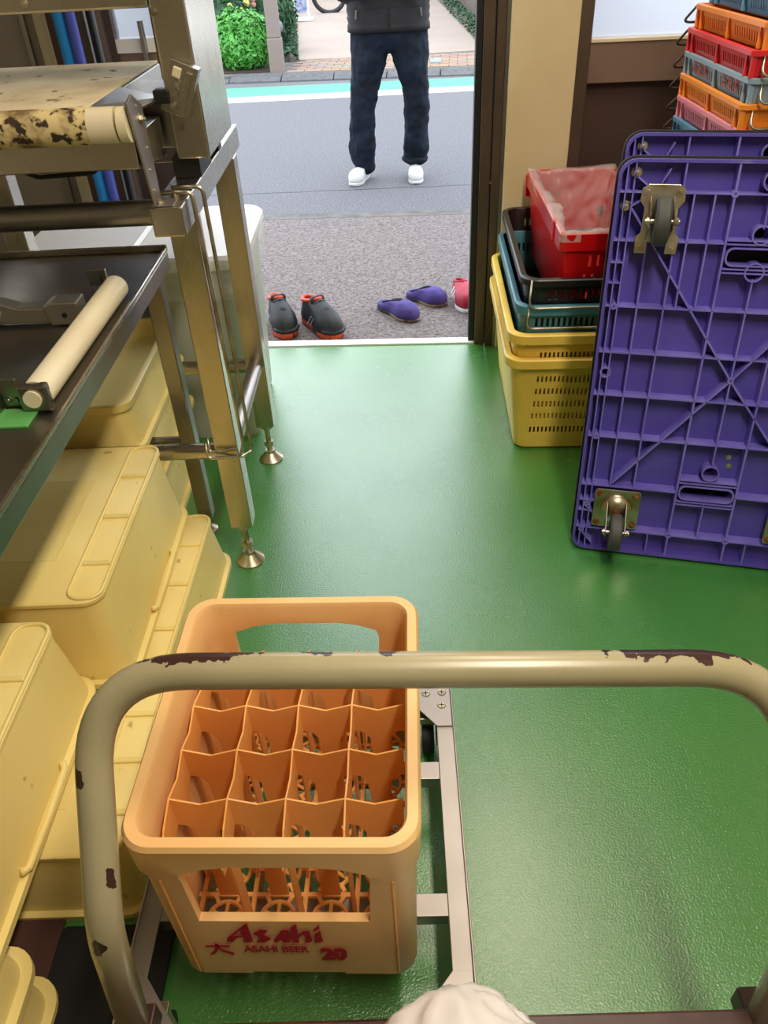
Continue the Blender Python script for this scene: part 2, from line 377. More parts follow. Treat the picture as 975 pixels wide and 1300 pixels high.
for i, (x, y, rr, m, lb) in enumerate([(-2.0, 11.9, .3, leaf2, 'dark green bush with yellow flowers behind the bright round shrub'), (-1.55, 12.4, .35, leaf2, 'flowering bush with pinkish leaves behind the bright round shrub')]):
    s = shrub('flowering_bush', lb, (x, y), (rr*1.3, rr, rr*1.5), 1500, m, .03, .06)
    bm = B()
    for q in range(16):
        a = random.uniform(0, 2*PI); sphere(bm, (math.cos(a)*rr*1.1, -abs(math.sin(a))*rr, random.uniform(.25, 2.2)*rr), random.uniform(.025, .05), 8)
    o = finish('flower', bm, mat('flower_petal', ('e8d870', 'd8a090')[i], .6), s, smooth='all'); o['kind'] = 'stuff'
bm = B(); sphere(bm, (-2.0, 11.2, .43), .075, 10, sc=(1, 1, .8)); tag(finish('pale_flower', bm, mat('cream_petal', 'e6e4a0', .7, bump=.6), smooth='all'), 'pale cream flower head above the bright green shrub', 'flower')
bm = B(); sphere(bm, (-1.42, 11.9, .3), .17, 12, sc=(1, .8, .7)); tag(finish('garden_stone', bm, mat('blue_grey_stone', '8a93a0', .8, bump=.6, bscale=15), smooth='all'), 'blue grey stone between the shrub and the concrete post', 'stone')
bm = B(); box2(bm, (-.085, -.08, -.02), (.085, .08, .34)); box2(bm, (-.075, -.07, .34), (.075, .07, 1.3))
p = finish('concrete_post', bm, mat('post_stone', 'a08f88', .9, bump=.5, bscale=30), bev=.012); p.location = (-1.235, 10.62, -.03); tag(p, 'square weathered concrete post beside the bright green shrub', 'post')
for nm, lb, a, b, wd in (('ivy_strip', 'narrow low ivy strip left of the concrete driveway', (-1.14, 11.35), (-1.95, 21), .09), ('ivy_strip', 'low ivy strip along the wall right of the driveway', (1.50, 12.0), (1.36, 21), .15)):
    a = Vector((*a, -.03)); b = Vector((*b, -.03)); d = b-a; n = Vector((d.y, -d.x, 0)).normalized()
    def f():
        t = random.random()**1.3; q = random.uniform(-1, 1); return a+d*t+n*(q*wd)+Vector((0, 0, .10*(1-q*q)+random.uniform(0, .03))), Vector((0, 0, 1))
    bm = B(); leaves(bm, 3800, f, .02, .045); o = finish(nm, bm, leaf2); tag(o, lb, 'ground cover', kind='stuff')
# bicycle wheel, small white stand at the back of the drive
t = thing('bicycle_wheel', 'dark tyre at the back of the driveway, just under the photo edge', 'wheel', (-.92, 17.6, .28), .1)
bm = B(); tube(bm, [(.31*math.cos(a*PI/16), 0, .31*math.sin(a*PI/16)) for a in range(32)], .04, 8, True); finish('tyre', bm, black_r, t, smooth='all')
bm = B()
for a in range(16): bar(bm, (0, 0, 0), (.3*math.cos(a*PI/8), 0, .3*math.sin(a*PI/8)), .004, .004)
cyl(bm, (0, -.04, 0), (0, .04, 0), .02); finish('spokes', bm, chrome, t)
t = thing('stand_sign', 'small white folding stand by the ivy strip on the driveway', 'stand', (-1.36, 16.3, -.03))
bm = B(); bar(bm, (-.13, 0, .03), (-.10, 0, .9), .03, .03); bar(bm, (.13, 0, .03), (.10, 0, .9), .03, .03); finish('frame', bm, white_p, t)
bm = B(); box2(bm, (-.1, -.01, .12), (.1, .01, .8)); finish('panel', bm, mat('blue_white_panel', 'c9d0e6', .5, c2='6a78b0', vscale=14), t)
bm = B(); box2(bm, (-.2, -.12, 0), (.2, .12, .05)); finish('foot', bm, white_p, t, bev=.01)

KS = 1.0

# ================================================================ HAND CART
def chips(m, spots, colr):
    """worn patches at fixed places on the object"""
    nt = m.node_tree; N = nt.nodes; L = nt.links; b = N['Principled BSDF']
    tc = N.new('ShaderNodeTexCoord'); n = N.new('ShaderNodeTexNoise'); n.inputs['Scale'].default_value = 70; n.inputs['Detail'].default_value = 5
    L.new(tc.outputs['Object'], n.inputs['Vector']); acc = None
    for c, s, r in spots:
        mp = N.new('ShaderNodeMapping'); mp.vector_type = 'POINT'
        mp.inputs['Scale'].default_value = tuple(1/q for q in s); mp.inputs['Location'].default_value = tuple(-c[i]/s[i] for i in range(3))
        L.new(tc.outputs['Object'], mp.inputs[0])
        ln = N.new('ShaderNodeVectorMath'); ln.operation = 'LENGTH'; L.new(mp.outputs[0], ln.inputs[0])
        a = N.new('ShaderNodeMath'); a.operation = 'MULTIPLY_ADD'; L.new(n.outputs[0], a.inputs[0]); a.inputs[1].default_value = 1.6; a.inputs[2].default_value = -.8
        su = N.new('ShaderNodeMath'); su.operation = 'ADD'; L.new(ln.outputs['Value'], su.inputs[0]); L.new(a.outputs[0], su.inputs[1])
        lt = N.new('ShaderNodeMath'); lt.operation = 'LESS_THAN'; L.new(su.outputs[0], lt.inputs[0]); lt.inputs[1].default_value = r
        if acc is None: acc = lt.outputs[0]
        else:
            mx = N.new('ShaderNodeMath'); mx.operation = 'MAXIMUM'; L.new(acc, mx.inputs[0]); L.new(lt.outputs[0], mx.inputs[1]); acc = mx.outputs[0]
    x = N.new('ShaderNodeMix'); x.data_type = 'RGBA'
    lk = b.inputs['Base Color'].links
    if lk: L.new(lk[0].from_socket, x.inputs['A'])
    else: x.inputs['A'].default_value = b.inputs['Base Color'].default_value
    x.inputs['B'].default_value = srgb(colr); L.new(acc, x.inputs['Factor']); L.new(x.outputs['Result'], b.inputs['Base Color'])
paint = mat('cream_handle_paint', 'a39a7a', .27, c2='999070', vscale=5, dirt='8a7d5a', dscale=20, dthr=.72, bump=.03, bscale=90)
chips(paint, [((-.275, .592, .748), (.075, .022, .016), 1.05), ((-.135, .594, .742), (.022, .02, .014), .95), ((-.055, .594, .738), (.014, .02, .014), .95), ((.28, .588, .726), (.095, .022, .016), 1.1),
              ((-.403, .50, .646), (.012, .02, .012), .85), ((-.392, .378, .486), (.013, .014, .015), 1.0), ((-.372, .43, .558), (.005, .01, .03), .75)], '3a2420')
cart = thing('hand_cart', 'push cart with a chipped cream tube handle in the foreground', 'cart', (.04, 0, 0))
PC = T((-.04, 0, 0))
hp = arc_path([(-.378, .40, .215), (-.347, .402, .505), (-.353, .578, .728), (.428, .568, .703), (.437, .392, .49), (.452, .39, .20)], .105, 9)
hp2 = []
raw = [Vector(q) for q in [(-.378, .40, .215), (-.347, .402, .495), (-.352, .576, .728), (.430, .568, .703), (.437, .392, .475), (.452, .39, .20)]]
def corner(a, b, c, d, n):
    u1 = (a-b).normalized(); u2 = (c-b).normalized(); s = b+u1*d; e = b+u2*d
    return [(1-t)**2*s+2*t*(1-t)*b+t*t*e for t in [k/n for k in range(n+1)]]
hp2 = [raw[0]]+corner(raw[0], raw[1], raw[2], .045, 7)+corner(raw[1], raw[2], raw[3], .115, 14)+corner(raw[2], raw[3], raw[4], .115, 14)+corner(raw[3], raw[4], raw[5], .045, 7)+[raw[5]]
bm = B(); tube(bm, hp2, .0205, 24); finish('handle', bm, paint, cart, smooth='all', M=PC)
bm = B(); box2(bm, (-.39, -.42, .195), (.465, .398, .235)); finish('deck', bm, maroon, cart, bev=.004, M=PC)
bm = B()
bm.free()
for x in (-.378, .452):
    bm = B(); box2(bm, (x-.026, .365, .19), (x+.026, .425, .232)); finish('handle_socket', bm, maroon, cart, bev=.003, M=PC)
for sx in (-.30, .41):
    for sy in (-.34, .30):
        bm = B(); cyl(bm, (sx-.016, sy, .065), (sx+.016, sy, .065), .065, seg=24); finish('wheel', bm, wheel_m, cart, smooth=True, M=PC)
        bm = B()
        for s in (-1, 1): box2(bm, (sx+s*.022-.002, sy-.022, .05), (sx+s*.022+.002, sy+.022, .18))
        box2(bm, (sx-.035, sy-.04, .178), (sx+.035, sy+.04, .196)); finish('fork', bm, chrome, cart, bev=.001, M=PC)
# white bag lying on the deck
bm = B(); 
v = bmesh.ops.create_icosphere(bm, subdivisions=5, radius=1)['verts']
for q in v:
    d = q.co.copy(); n1 = noise.noise(d*1.7+Vector((3, 1, 2))); n2 = 1-abs(noise.noise(d*3.1+Vector((7, 4, 1))))*2; n3 = abs(noise.noise(d*7))
    r = 1+.10*n1+.09*n2*(.4+abs(d.x))-.03*n3; q.co = Vector((d.x*.120*r, d.y*.15*r, max(d.z, -.35)*.070*r*(1-.35*abs(d.x))))
o = finish('plastic_bag', bm, film_w, smooth='all'); o.location = (.052, .265, .262); tag(o, 'crumpled white plastic bag lying on the cart deck at the bottom edge', 'bag')

# ================================================================ CRATE DOLLY (stainless frame)
cd = thing('crate_dolly', 'low stainless steel frame dolly carrying the orange bottle crate', 'dolly', (-.175, .74, 0), math.radians(-.6))
X0, X1, Y0, Y1 = -.262, .266, -.345, .295; ZT = .130
def rail(nm, a, b, hz=.022):
    bm = B(); box2(bm, a, b); return finish(nm, bm, steel_l, cd, bev=.0015)
for x, s in ((X0, 1), (X1, -1)):
    bm = B(); box2(bm, (x, Y0, ZT-.004), (x+s*.034, Y1, ZT)); box2(bm, (x, Y0, ZT-.03), (x+s*.004, Y1, ZT-.004)); box2(bm, (x, Y0, ZT), (x+s*.003, Y1, ZT+.007)); finish('side_rail', bm, steel_l, cd, bev=.0008)
for y, s in ((Y0, 1), (Y1, -1)):
    bm = B(); box2(bm, (X0+.035, y, ZT-.004), (X1-.035, y+s*.034, ZT)); box2(bm, (X0+.035, y, ZT-.03), (X1-.035, y+s*.004, ZT-.004)); finish('end_rail', bm, steel_l, cd, bev=.0008)
for y in (-.145, .10):
    bm = B(); box2(bm, (X0+.034, y-.018, ZT-.03), (X1-.034, y+.018, ZT-.001)); finish('cross_bar', bm, steel_l, cd, bev=.001)
for sx, x in ((1, X0), (-1, X1)):
    for sy, y in ((1, Y0), (-1, Y1)):
        bm = B(); poly = [(x+sx*.004, y+sy*.004), (x+sx*.115, y+sy*.004), (x+sx*.034, y+sy*.10), (x+sx*.004, y+sy*.10)]
        if sx*sy < 0: poly = poly[::-1]
        prism(bm, poly, .004, T((0, 0, ZT+.0005))); pl = finish('corner_plate', bm, steel_l, cd, bev=.0005)
        for dx, dy in ((.02, .02), (.052, .022), (.022, .052)):
            bm = B(); p = (x+sx*dx, y+sy*dy, ZT+.0045); screw(bm, p, (0, 0, 1), .0085, .002, 16); box(bm, (p[0], p[1], p[2]+.0021), (.011, .0018, .0006), mi=1); box(bm, (p[0], p[1], p[2]+.0021), (.0018, .011, .0006), mi=1)
            finish('screw', bm, [chrome, blackm], pl, smooth=True)
        cx, cy = x+sx*.05, y+sy*.05
        bm = B(); cyl(bm, (cx-.012, cy, .037), (cx+.012, cy, .037), .037, seg=24); cw = finish('wheel', bm, black_r, cd, smooth=True)
        bm = B()
        for s in (-1, 1): box2(bm, (cx+s*.018-.0015, cy-.018, .025), (cx+s*.018+.0015, cy+.018, .10))
        box2(bm, (cx-.022, cy-.022, .10), (cx+.022, cy+.022, .118)); finish('fork', bm, chrome, cd, bev=.001)

# ================================================================ BOTTLE CRATE
cr = thing('bottle_crate', 'orange bottle crate with twenty compartments and red lettering on the steel dolly', 'crate', (-.166, .698, .138), math.radians(-1.9))
HX, HY = .186, .217; HT = .372
ou = [(0.0, .172, .203, .03), (.004, .175, .206, .034), (.285, .1775, .2085, .034), (.305, .184, .2145, .038), (.355, .1855, .216, .040), (.365, HX, HY, .042), (HT, HX-.004, HY-.004, .040)]
inn = [(HT, .169, .200, .03), (.365, .1655, .1965, .028), (.30, .166, .197, .028), (.0, .162, .193, .025)]
bm = B(); loft(bm, [rrect(a, b, r, z, 7) for z, a, b, r in ou+inn]+[rrect(ou[0][1], ou[0][2], ou[0][3], 0, 7)], False, False)
bmesh.ops.remove_doubles(bm, verts=bm.verts[:], dist=1e-6)
sh = finish('shell', bm, crate_m, cr)
cb = B(); wp = [(-.119, .172), (.114, .172), (.120, .295), (.116, .31), (.085, .323), (.05, .329), (-.05, .329), (-.085, .323), (-.118, .31), (-.122, .295)]
for s in (-1, 1):
    loft(cb, [[(x, s*.14, z) for x, z in wp], [(x, s*.26, z) for x, z in wp]])
fp = [(-.075, -.02), (.075, -.02), (.068, .009), (-.068, .009)]
cut(sh, cb); cb = B(); loft(cb, [[(x, -.26, z) for x, z in fp], [(x, .26, z) for x, z in fp]]); cut(sh, cb)
sh.data.polygons.foreach_set('use_smooth', [True]*len(sh.data.polygons)); sh.data.set_sharp_from_angle(angle=math.radians(35))
for s in (-1, 1):   # vertical corner seams
    for x in (-.148, .148): bm = B(); bar(bm, (x, s*.2055, .01), (x, s*.2085, .285), .004, .003); finish('corner_seam', bm, crate_in, cr, bev=.001)
xs = [-.153, -.0735, .0055, .085, .162]; ys = [-.19, -.115, -.038, .039, .116, .19]
def panel_poly(nodes, ztop, dip, z0=.006, end=0):
    top = []
    for i, n in enumerate(nodes):
        top.append((n, ztop-(end if i in (0, len(nodes)-1) else 0)));
        if i < len(nodes)-1: top.append(((n+nodes[i+1])/2, ztop-dip))
    P = []
    bot = []
    for i, n in enumerate(nodes):
        a = .0255; arch = [(-a, z0), (-a, .20), (-a*.93, .238), (-a*.55, .254), (0, .258), (a*.55, .254), (a*.93, .238), (a, .20), (a, z0)]
        if i == 0: arch = [q for q in arch if q[0] >= 0]
        if i == len(nodes)-1: arch = [q for q in arch if q[0] <= 0]
        bot += [(n+x, z) for x, z in arch]
    return bot+top[::-1]
for x in xs[:-1]:
    bm = B(); P = panel_poly(ys, .318, .012, end=.045); loft(bm, [[(x-.0012, y, z) for y, z in P], [(x+.0012, y, z) for y, z in P]]); finish('divider', bm, crate_in, cr)
for y in ys[1:-1]:
    bm = B(); P = panel_poly(xs, .318, .013); loft(bm, [[(x, y-.0012, z) for x, z in P], [(x, y+.0012, z) for x, z in P]]); finish('divider', bm, crate_in, cr)
bm = B()
for i in range(4):
    for j in range(5):
        cx, cy = (xs[i]+xs[i+1])/2, (ys[j]+ys[j+1])/2
        tube(bm, [(cx+.027*math.cos(a*PI/10), cy+.027*math.sin(a*PI/10), .006) for a in range(20)], .0035, 6, True)
        for a in range(6): bar(bm, (cx+.027*math.cos(a*PI/3), cy+.027*math.sin(a*PI/3), .006), (cx+.040*math.cos(a*PI/3), cy+.040*math.sin(a*PI/3), .006), .006, .008)
        for a in range(3): bar(bm, (cx-.027*math.cos(a*PI/3+.5), cy-.027*math.sin(a*PI/3+.5), .005), (cx+.027*math.cos(a*PI/3+.5), cy+.027*math.sin(a*PI/3+.5), .005), .005, .006)
for x in xs: bar(bm, (x, -.19, .004), (x, .19, .004), .007, .007)
for y in ys: bar(bm, (-.16, y, .004), (.16, y, .004), .007, .007)
finish('base_lattice', bm, crate_in, cr, M=T((0, 0, .05)))
# printing on the near face
FM = T((0, -.2085, 0)) @ RX(PI/2+.012)
bm = B(); 
WK = 1
def stroke(bm, pts, wd, S, O, sk=0, mi=0):
    """ribbon through pts with widths wd, crop pixels scaled by S about O"""
    P = [Vector(((x-O[0])*S, -(y-O[1])*S)) for x, y in pts]; n = len(P); Lf = []; Rt = []
    for i in range(n):
        d = (P[min(i+1, n-1)]-P[max(i-1, 0)]).normalized(); nn = Vector((-d.y, d.x)); ww = (wd[i] if isinstance(wd, (list, tuple)) else wd)*S/2*WK
        Lf.append(P[i]+nn*ww); Rt.append(P[i]-nn*ww)
    for i in range(n-1):
        a, b_, c_, d_ = Lf[i], Lf[i+1], Rt[i+1], Rt[i]
        lo = [(q.x, q.y, 0) for q in (a, b_, c_, d_)]; hi = [(q.x, q.y, .0005) for q in (a, b_, c_, d_)]
        loft(bm, [lo, hi], M=LM, mi=mi)
S = 1; KX = .000214; KY = .00045; LX = -.0216; LZ = .116; KJX = -.104; KJZ = .075; bm = B()
LOGO = [[(150, 165), (158, 148), (310, 50), (312, 62), (262, 95), (208, 130), (263, 130), (263, 141), (232, 143), (190, 172), (170, 178), (155, 176)], [(262, 92), (300, 60), (318, 48), (322, 172), (295, 180), (262, 178)],
        [(440, 92), (400, 88), (345, 110), (338, 122), (385, 150), (345, 165), (350, 178), (395, 180), (440, 158), (445, 148), (400, 122), (425, 110)],
        [(572, 92), (530, 92), (462, 158), (458, 172), (475, 180), (508, 160), (520, 178), (560, 178), (575, 160)],
        [(590, 75), (620, 55), (632, 55), (626, 125), (665, 98), (705, 95), (712, 165), (690, 178), (660, 176), (672, 140), (660, 122), (626, 145), (622, 178), (578, 178), (585, 90)],
        [(722, 178), (735, 118), (775, 95), (780, 170), (760, 178)], [(728, 92), (775, 56), (774, 82), (740, 98)]]
for pl in LOGO:
    q = [((x-465)*KX, (178-y)*KY) for x, y in pl]
    loft(bm, [[(x, y, 0) for x, y in q], [(x, y, .0005) for x, y in q]], M=FM @ T((LX, LZ, .0004)))
finish('red_logo_lettering', bm, print_m, cr)['kind'] = 'stuff'
bm = B(); LM = FM @ T((KJX, KJZ, .0004)) @ Matrix.Diagonal((KX, KY, 1, 1))
stroke(bm, [(22, 214), (185, 212)], 11, S, (110, 275)); stroke(bm, [(104, 194), (98, 220), (75, 252), (38, 272)], [26, 24, 16, 12], S, (110, 275)); stroke(bm, [(98, 218), (130, 246), (196, 270)], [12, 16, 18], S, (110, 275))
finish('red_kanji', bm, print_m, cr)
text_mesh('red_small_lettering', 'ASAHI BEER', .093, .0205, print_m, cr, FM @ T((-.0232, .084, .0005)), offset=.018)
text_mesh('red_number', '20', .0375, .040, print_m, cr, FM @ T((.0575, .059, .0005)), offset=.06)

# ================================================================ YELLOW BOXES
def ybox(label, xr, y0, y1, zb, zt, w=.42, rz=0, flare=.018, lid=True, grp=None, grip=True, flange=.012, th=.014, hole=False):
    L = y1-y0; H = zt-zb
    t = thing('food_container', label, 'container', (xr-w/2, (y0+y1)/2, zb), rz, grp)
    a, b = w/2, L/2
    bm = B()
    if lid:
        lo = [(0, a+flare+flange, b+flare+flange, .05), (th, a+flare+flange, b+flare+flange, .05), (th+.002, a+flare+.001, b+flare+.001, .042), (H-.014, a, b, .035), (H-.010, a+.004, b+.004, .038), (H-.003, a+.004, b+.004, .038), (H, a, b, .035)]
        loft(bm, [rrect(p, q, r, z, 6) for z, p, q, r in lo], True, True)
    else:
        lo = [(0, a+flare+flange, b+flare+flange, .05), (th, a+flare+flange, b+flare+flange, .05), (th+.002, a+flare+.001, b+flare+.001, .042), (H-.024, a, b, .035), (H-.02, a+.010, b+.010, .042), (H-.002, a+.012, b+.012, .044), (H, a+.009, b+.009, .042),
              (H, a-.003, b-.003, .032), (H-.035, a-.010, b-.010, .028)]
        loft(bm, [rrect(p, q, r, z, 6) for z, p, q, r in lo], True, True)
    finish('body', bm, yel, t, smooth=True)
    if lid:
        for s in (-1, 1):
            bm = B(); cx = s*(a-.032); path = [(p[0], p[1], H+.001) for p in rrect(.032, b-.006, .026, 0, 6, cx, 0)]
            tube(bm, path, .0042, 8, True); finish('channel_rim', bm, yel, t, smooth='all')
            for k in (-.30, -.02, .26):
                bm = B(); box2(bm, (cx-.028, k*L-.006, H-.002), (cx+.028, k*L+.006, H+.0045)); finish('rib', bm, yel, t, bev=.002)
        bm = B(); box2(bm, (-a*.55, -b*.55, H-.002), (a*.45, b*.5, H+.0008)); finish('raised_field', bm, yel, t, bev=.0006)
    if grip:
        for s in (-1, 1):
            bm = B(); x = s*(a+flare+.004); tube(bm, [(x, -.10, th+.012), (x+s*.006, -.09, th+.005), (x+s*.008, 0, th+.005), (x+s*.006, .09, th+.005), (x, .10, th+.012)], .007, 8); finish('grip', bm, yel, t, smooth='all')
    if hole:
        bm = B(); cyl(bm, (a+flare*.6, b+flare-.02, th*.2), (a+flare*.6, b+flare-.02, th+.0008), .007, seg=12); finish('lug_hole', bm, blackm, t)
    return t
ybox('nearest upper yellow lidded container at the left photo edge, over the cart handle', -.633, .44, .995, .195, .392, rz=.0)
ybox('yellow lidded container with dark specks, partly under the steel table', -.567, 1.045, 1.58, .178, .392, rz=.004)
ybox('open topped yellow container furthest back under the steel table', -.66, 1.665, 2.18, .325, .462, lid=False, grip=False, hole=True, flare=.012)
ybox('yellow container directly under the open topped one', -.655, 1.67, 2.175, .185, .323, grip=False, flare=.012)
ybox('lowest yellow container in the rear stack under the steel table', -.66, 1.67, 2.17, .0, .183, grip=False, flare=.012)
ybox('lower yellow container sticking out towards the stand leg', -.492, 1.09, 1.60, .0, .165, rz=-.02, grip=False)
ybox('lower yellow container on the floor beside the orange crate', -.487, .675, 1.05, .0, .165, rz=.0, grip=False)
ybox('upper of two yellow containers in the bottom left photo corner', -.615, -.02, .535, .095, .19, flare=.006, grip=False, w=.42, flange=.016)
ybox('lowest yellow container in the bottom left photo corner', -.60, -.03, .525, .0085, .093, flare=.006, grip=False, w=.42, flange=.016)
bm = B(); box2(bm, (-1.05, -.05, 0), (-.613, .645, .008)); tag(finish('base_board', bm, mat('brown_board', '4a2c22', .7, c2='3a221a', vscale=9), bev=.001), 'dark brown board on the floor under the bottom left yellow containers', 'board')
bm = B(); loft(bm, [rrect(.098, .21, .01, 0, 3), rrect(.098, .21, .01, .012, 3)]); o = finish('floor_sheet', bm, mat('flat_black', '0d0c0c', .8)); o.location = (-.512, .42, 0); tag(o, 'thin black sheet on the floor left of the cart', 'mat')  # thin near-black sheet covering the floor beside the yellow containers

# ================================================================ STEEL TABLE
tb = thing('steel_table', 'stainless steel work table at the left holding the roller', 'table', (-.9, 1.0, 0))
A = T((.9, -1.0, 0))
bm = B(); box2(bm, (-1.30, .2, .752), (-.508, 1.785, .792)); finish('table_top', bm, steel_d, tb, bev=.003, M=A)
bm = B()
for a, b in (((-.514, .2, .792), (-.507, 1.785, .800)), ((-1.30, 1.778, .792), (-.507, 1.786, .806))): box2(bm, a, b)
finish('raised_edge', bm, steel, tb, bev=.0015, M=A)
for x, y in ((-.545, 1.745), (-1.26, 1.745), (-.545, .25), (-1.26, .25)):
    bm = B(); box2(bm, (x-.02, y-.02, .05), (x+.02, y+.02, .752)); lg = finish('leg', bm, steel_d, tb, bev=.003, M=A)
    bm = B(); cyl(bm, (x, y, .012), (x, y, .06), .008); lathe(bm, [(.001, 0), (.024, 0), (.024, .004), (.01, .014), (.001, .014)], (x, y, 0)); finish('foot', bm, chrome, lg, smooth=True, M=A)
bm = B(); cyl(bm, (-.555, .25, .2), (-.555, 1.74, .2), .001); bm.free()
bm = B(); cyl(bm, (-1.26, 1.745, .30), (-.545, 1.745, .30), .014); finish('rail', bm, steel_d, tb, smooth=True, M=A)
# things on the table
rl = thing('white_roller', 'ivory conveyor roller with a square end fitting on the steel table', 'roller', (-.55, 1.06, .792), 0)
bm = B(); cyl(bm, (0, .0, .026), (.006, .44, .026), .0235, .0235, 28); finish('barrel', bm, ivory, rl, smooth=True)
bm = B(); box2(bm, (-.025, -.012, .003), (.022, .006, .047)); ef = finish('end_fitting', bm, steel_d, rl, bev=.004)
bm = B(); cyl(bm, (-.002, -.016, .026), (-.002, -.010, .026), .014, seg=20); finish('axle_cap', bm, ivory, ef, smooth=True)
bm = B(); box2(bm, (-.058, .005, .0), (-.030, .012, .052)); box2(bm, (-.12, -.012, .004), (-.058, .016, .03)); screw(bm, (-.05, .004, .016), (0, -1, 0), .005, .003); screw(bm, (-.037, .004, .016), (0, -1, 0), .005, .003)
box2(bm, (-.10, -.004, .03), (-.075, .01, .046)); finish('mounting_bracket', bm, steel_d, rl, bev=.002)
bm = B(); box2(bm, (-.022, .44, .0), (-.018+.0, .46, .05)); box2(bm, (-.045, .44, .03), (-.008, .446, .062)); finish('rear_plate', bm, steel, rl, bev=.001)
lk = thing('linkage_arm', 'jointed cast metal linkage arm lying on the steel table', 'machine part', (-.64, 1.40, .792), 0)
cast = mat('cast_metal', (.36, .33, .28, 1), .42, .9, bump=.1, bscale=120)
def lbox(nm, poly, z0, z1, y0, y1):
    bm = B(); loft(bm, [[(x, y0, z) for x, z in poly], [(x, y1, z) for x, z in poly]]); return finish(nm, bm, cast, lk, bev=.003)
lbox('end_block', [(-.0, .002), (.058, .002), (.058, .046), (.01, .046), (-.008, .04)], 0, 0, -.022, .024)
lbox('arm', [(-.10, .006), (.0, .006), (.0, .034), (-.06, .036), (-.10, .050)], 0, 0, -.016, .018)
lbox('outer_arm', [(-.26, .004), (-.14, .002), (-.10, .008), (-.088, .03), (-.10, .050), (-.135, .056), (-.26, .048)], 0, 0, -.018, .020)
lbox('front_lug', [(-.26, .004), (-.135, .002), (-.115, .012), (-.118, .028), (-.14, .036), (-.26, .032)], 0, 0, -.045, -.018)
bm = B(); tube(bm, arc_path([(-.25, .05, .04), (-.165, .05, .078), (-.15, .05, .045)], .012, 4), .006, 8, sy=1); finish('clip', bm, steel_l, lk, smooth='all')
bm = B(); cyl(bm, (.03, -.0235, .022), (.03, -.018, .022), .005, seg=12); finish('bolt_hole', bm, blackm, lk)
bm = B(); box2(bm, (-.09, -.055, 0), (.052, -.0, .004)); o = finish('green_pad', bm, mat('green_pad_vinyl', '5aa257', .6, bump=.2), bev=.001); o.location = (-.605, 1.06, .792); tag(o, 'small green pad on the steel table under the roller end', 'pad')

# ================================================================ MACHINE STAND
st = thing('machine_stand', 'stainless frame with adjustable feet under the conveyor machine', 'stand', (-.7, 1.85, 0))
A = T((.7, -1.85, 0)); lw = .056
def part(nm, fn, m, parent, bev=0, smooth=False, M=None):
    bm = B(); fn(bm); return finish(nm, bm, m, parent, bev=bev, smooth=smooth, M=M)
for x, y in ((-.408, 1.60), (-.404, 2.10), (-.985, 1.60), (-.985, 2.10)):
    l = part('leg', lambda bm: box2(bm, (x-lw/2, y-lw/2, .135), (x+lw/2, y+lw/2, .918)), steel, st, .002, M=A)
    def foot(bm):
        cyl(bm, (x, y, .02), (x, y, .135), .0085, seg=14); cyl(bm, (x, y, .055), (x, y, .07), .016, seg=6); cyl(bm, (x, y, .12), (x, y, .135), .02, seg=14)
        lathe(bm, [(.001, 0), (.038, 0), (.038, .005), (.032, .010), (.016, .028), (.016, .036), (.001, .036)], (x, y, 0), 28)
    part('levelling_foot', foot, chrome, l, smooth=True, M=A)
for x in (-.408, -.985): part('top_rail', lambda bm: box2(bm, (x-lw/2-.002, 1.475, .918), (x+lw/2+.002, 2.20, .972)), steel, st, .003, M=A)
part('top_rail', lambda bm: box2(bm, (-.955, 2.06, .918), (-.438, 2.12, .968)), steel_d, st, .003, M=A)
part('cross_tube', lambda bm: cyl(bm, (-.957, 1.535, .948), (-.438, 1.535, .948), .024, seg=24), steel_d, st, smooth=True, M=A)
part('side_tube', lambda bm: cyl(bm, (-.408, 1.63, .345), (-.404, 2.075, .345), .0205, seg=24), steel_l, st, smooth=True, M=A)
part('side_tube', lambda bm: cyl(bm, (-.985, 1.63, .345), (-.985, 2.075, .345), .0205, seg=24), steel_l, st, smooth=True, M=A)
part('rear_tube', lambda bm: cyl(bm, (-.96, 2.10, .335), (-.43, 2.10, .335), .0205, seg=24), steel, st, smooth=True, M=A)
part('front_tube', lambda bm: cyl(bm, (-.96, 1.622, .345), (-.435, 1.622, .345), .0205, seg=24), steel, st, smooth=True, M=A)
for a_ in ((-.42, 1.495, .9725), (-.40, 1.535, .9725)): part('rail_bolt', lambda bm: hexbolt(bm, a_, (0, 0, 1), .0075, .006), chrome, st, smooth=True, M=A)
# hanging rods
rod = None
for i, (dx, dy) in enumerate(((0, 0), (.014, .035))):
    rod = part('bent_rod', lambda bm: tube(bm, arc_path([(-.43+dx, 1.545+dy, .98), (-.370+dx, 1.545+dy, .98), (-.362+dx, 1.56+dy*.6, .40-dy), (-.372+dx*.3, 1.55-.01*i+dy*.3, .37), (-.450, 1.548+dy*.8, .37), (-.452, 1.56+dy*.8, .405)], .014, 5), .0042, 8), chrome, None, smooth='all')
    tag(rod, ('nearer bent metal rod hooked over the stand rail', 'further bent metal rod hooked over the stand rail')[i], 'rod', 'bent rods on the machine stand')

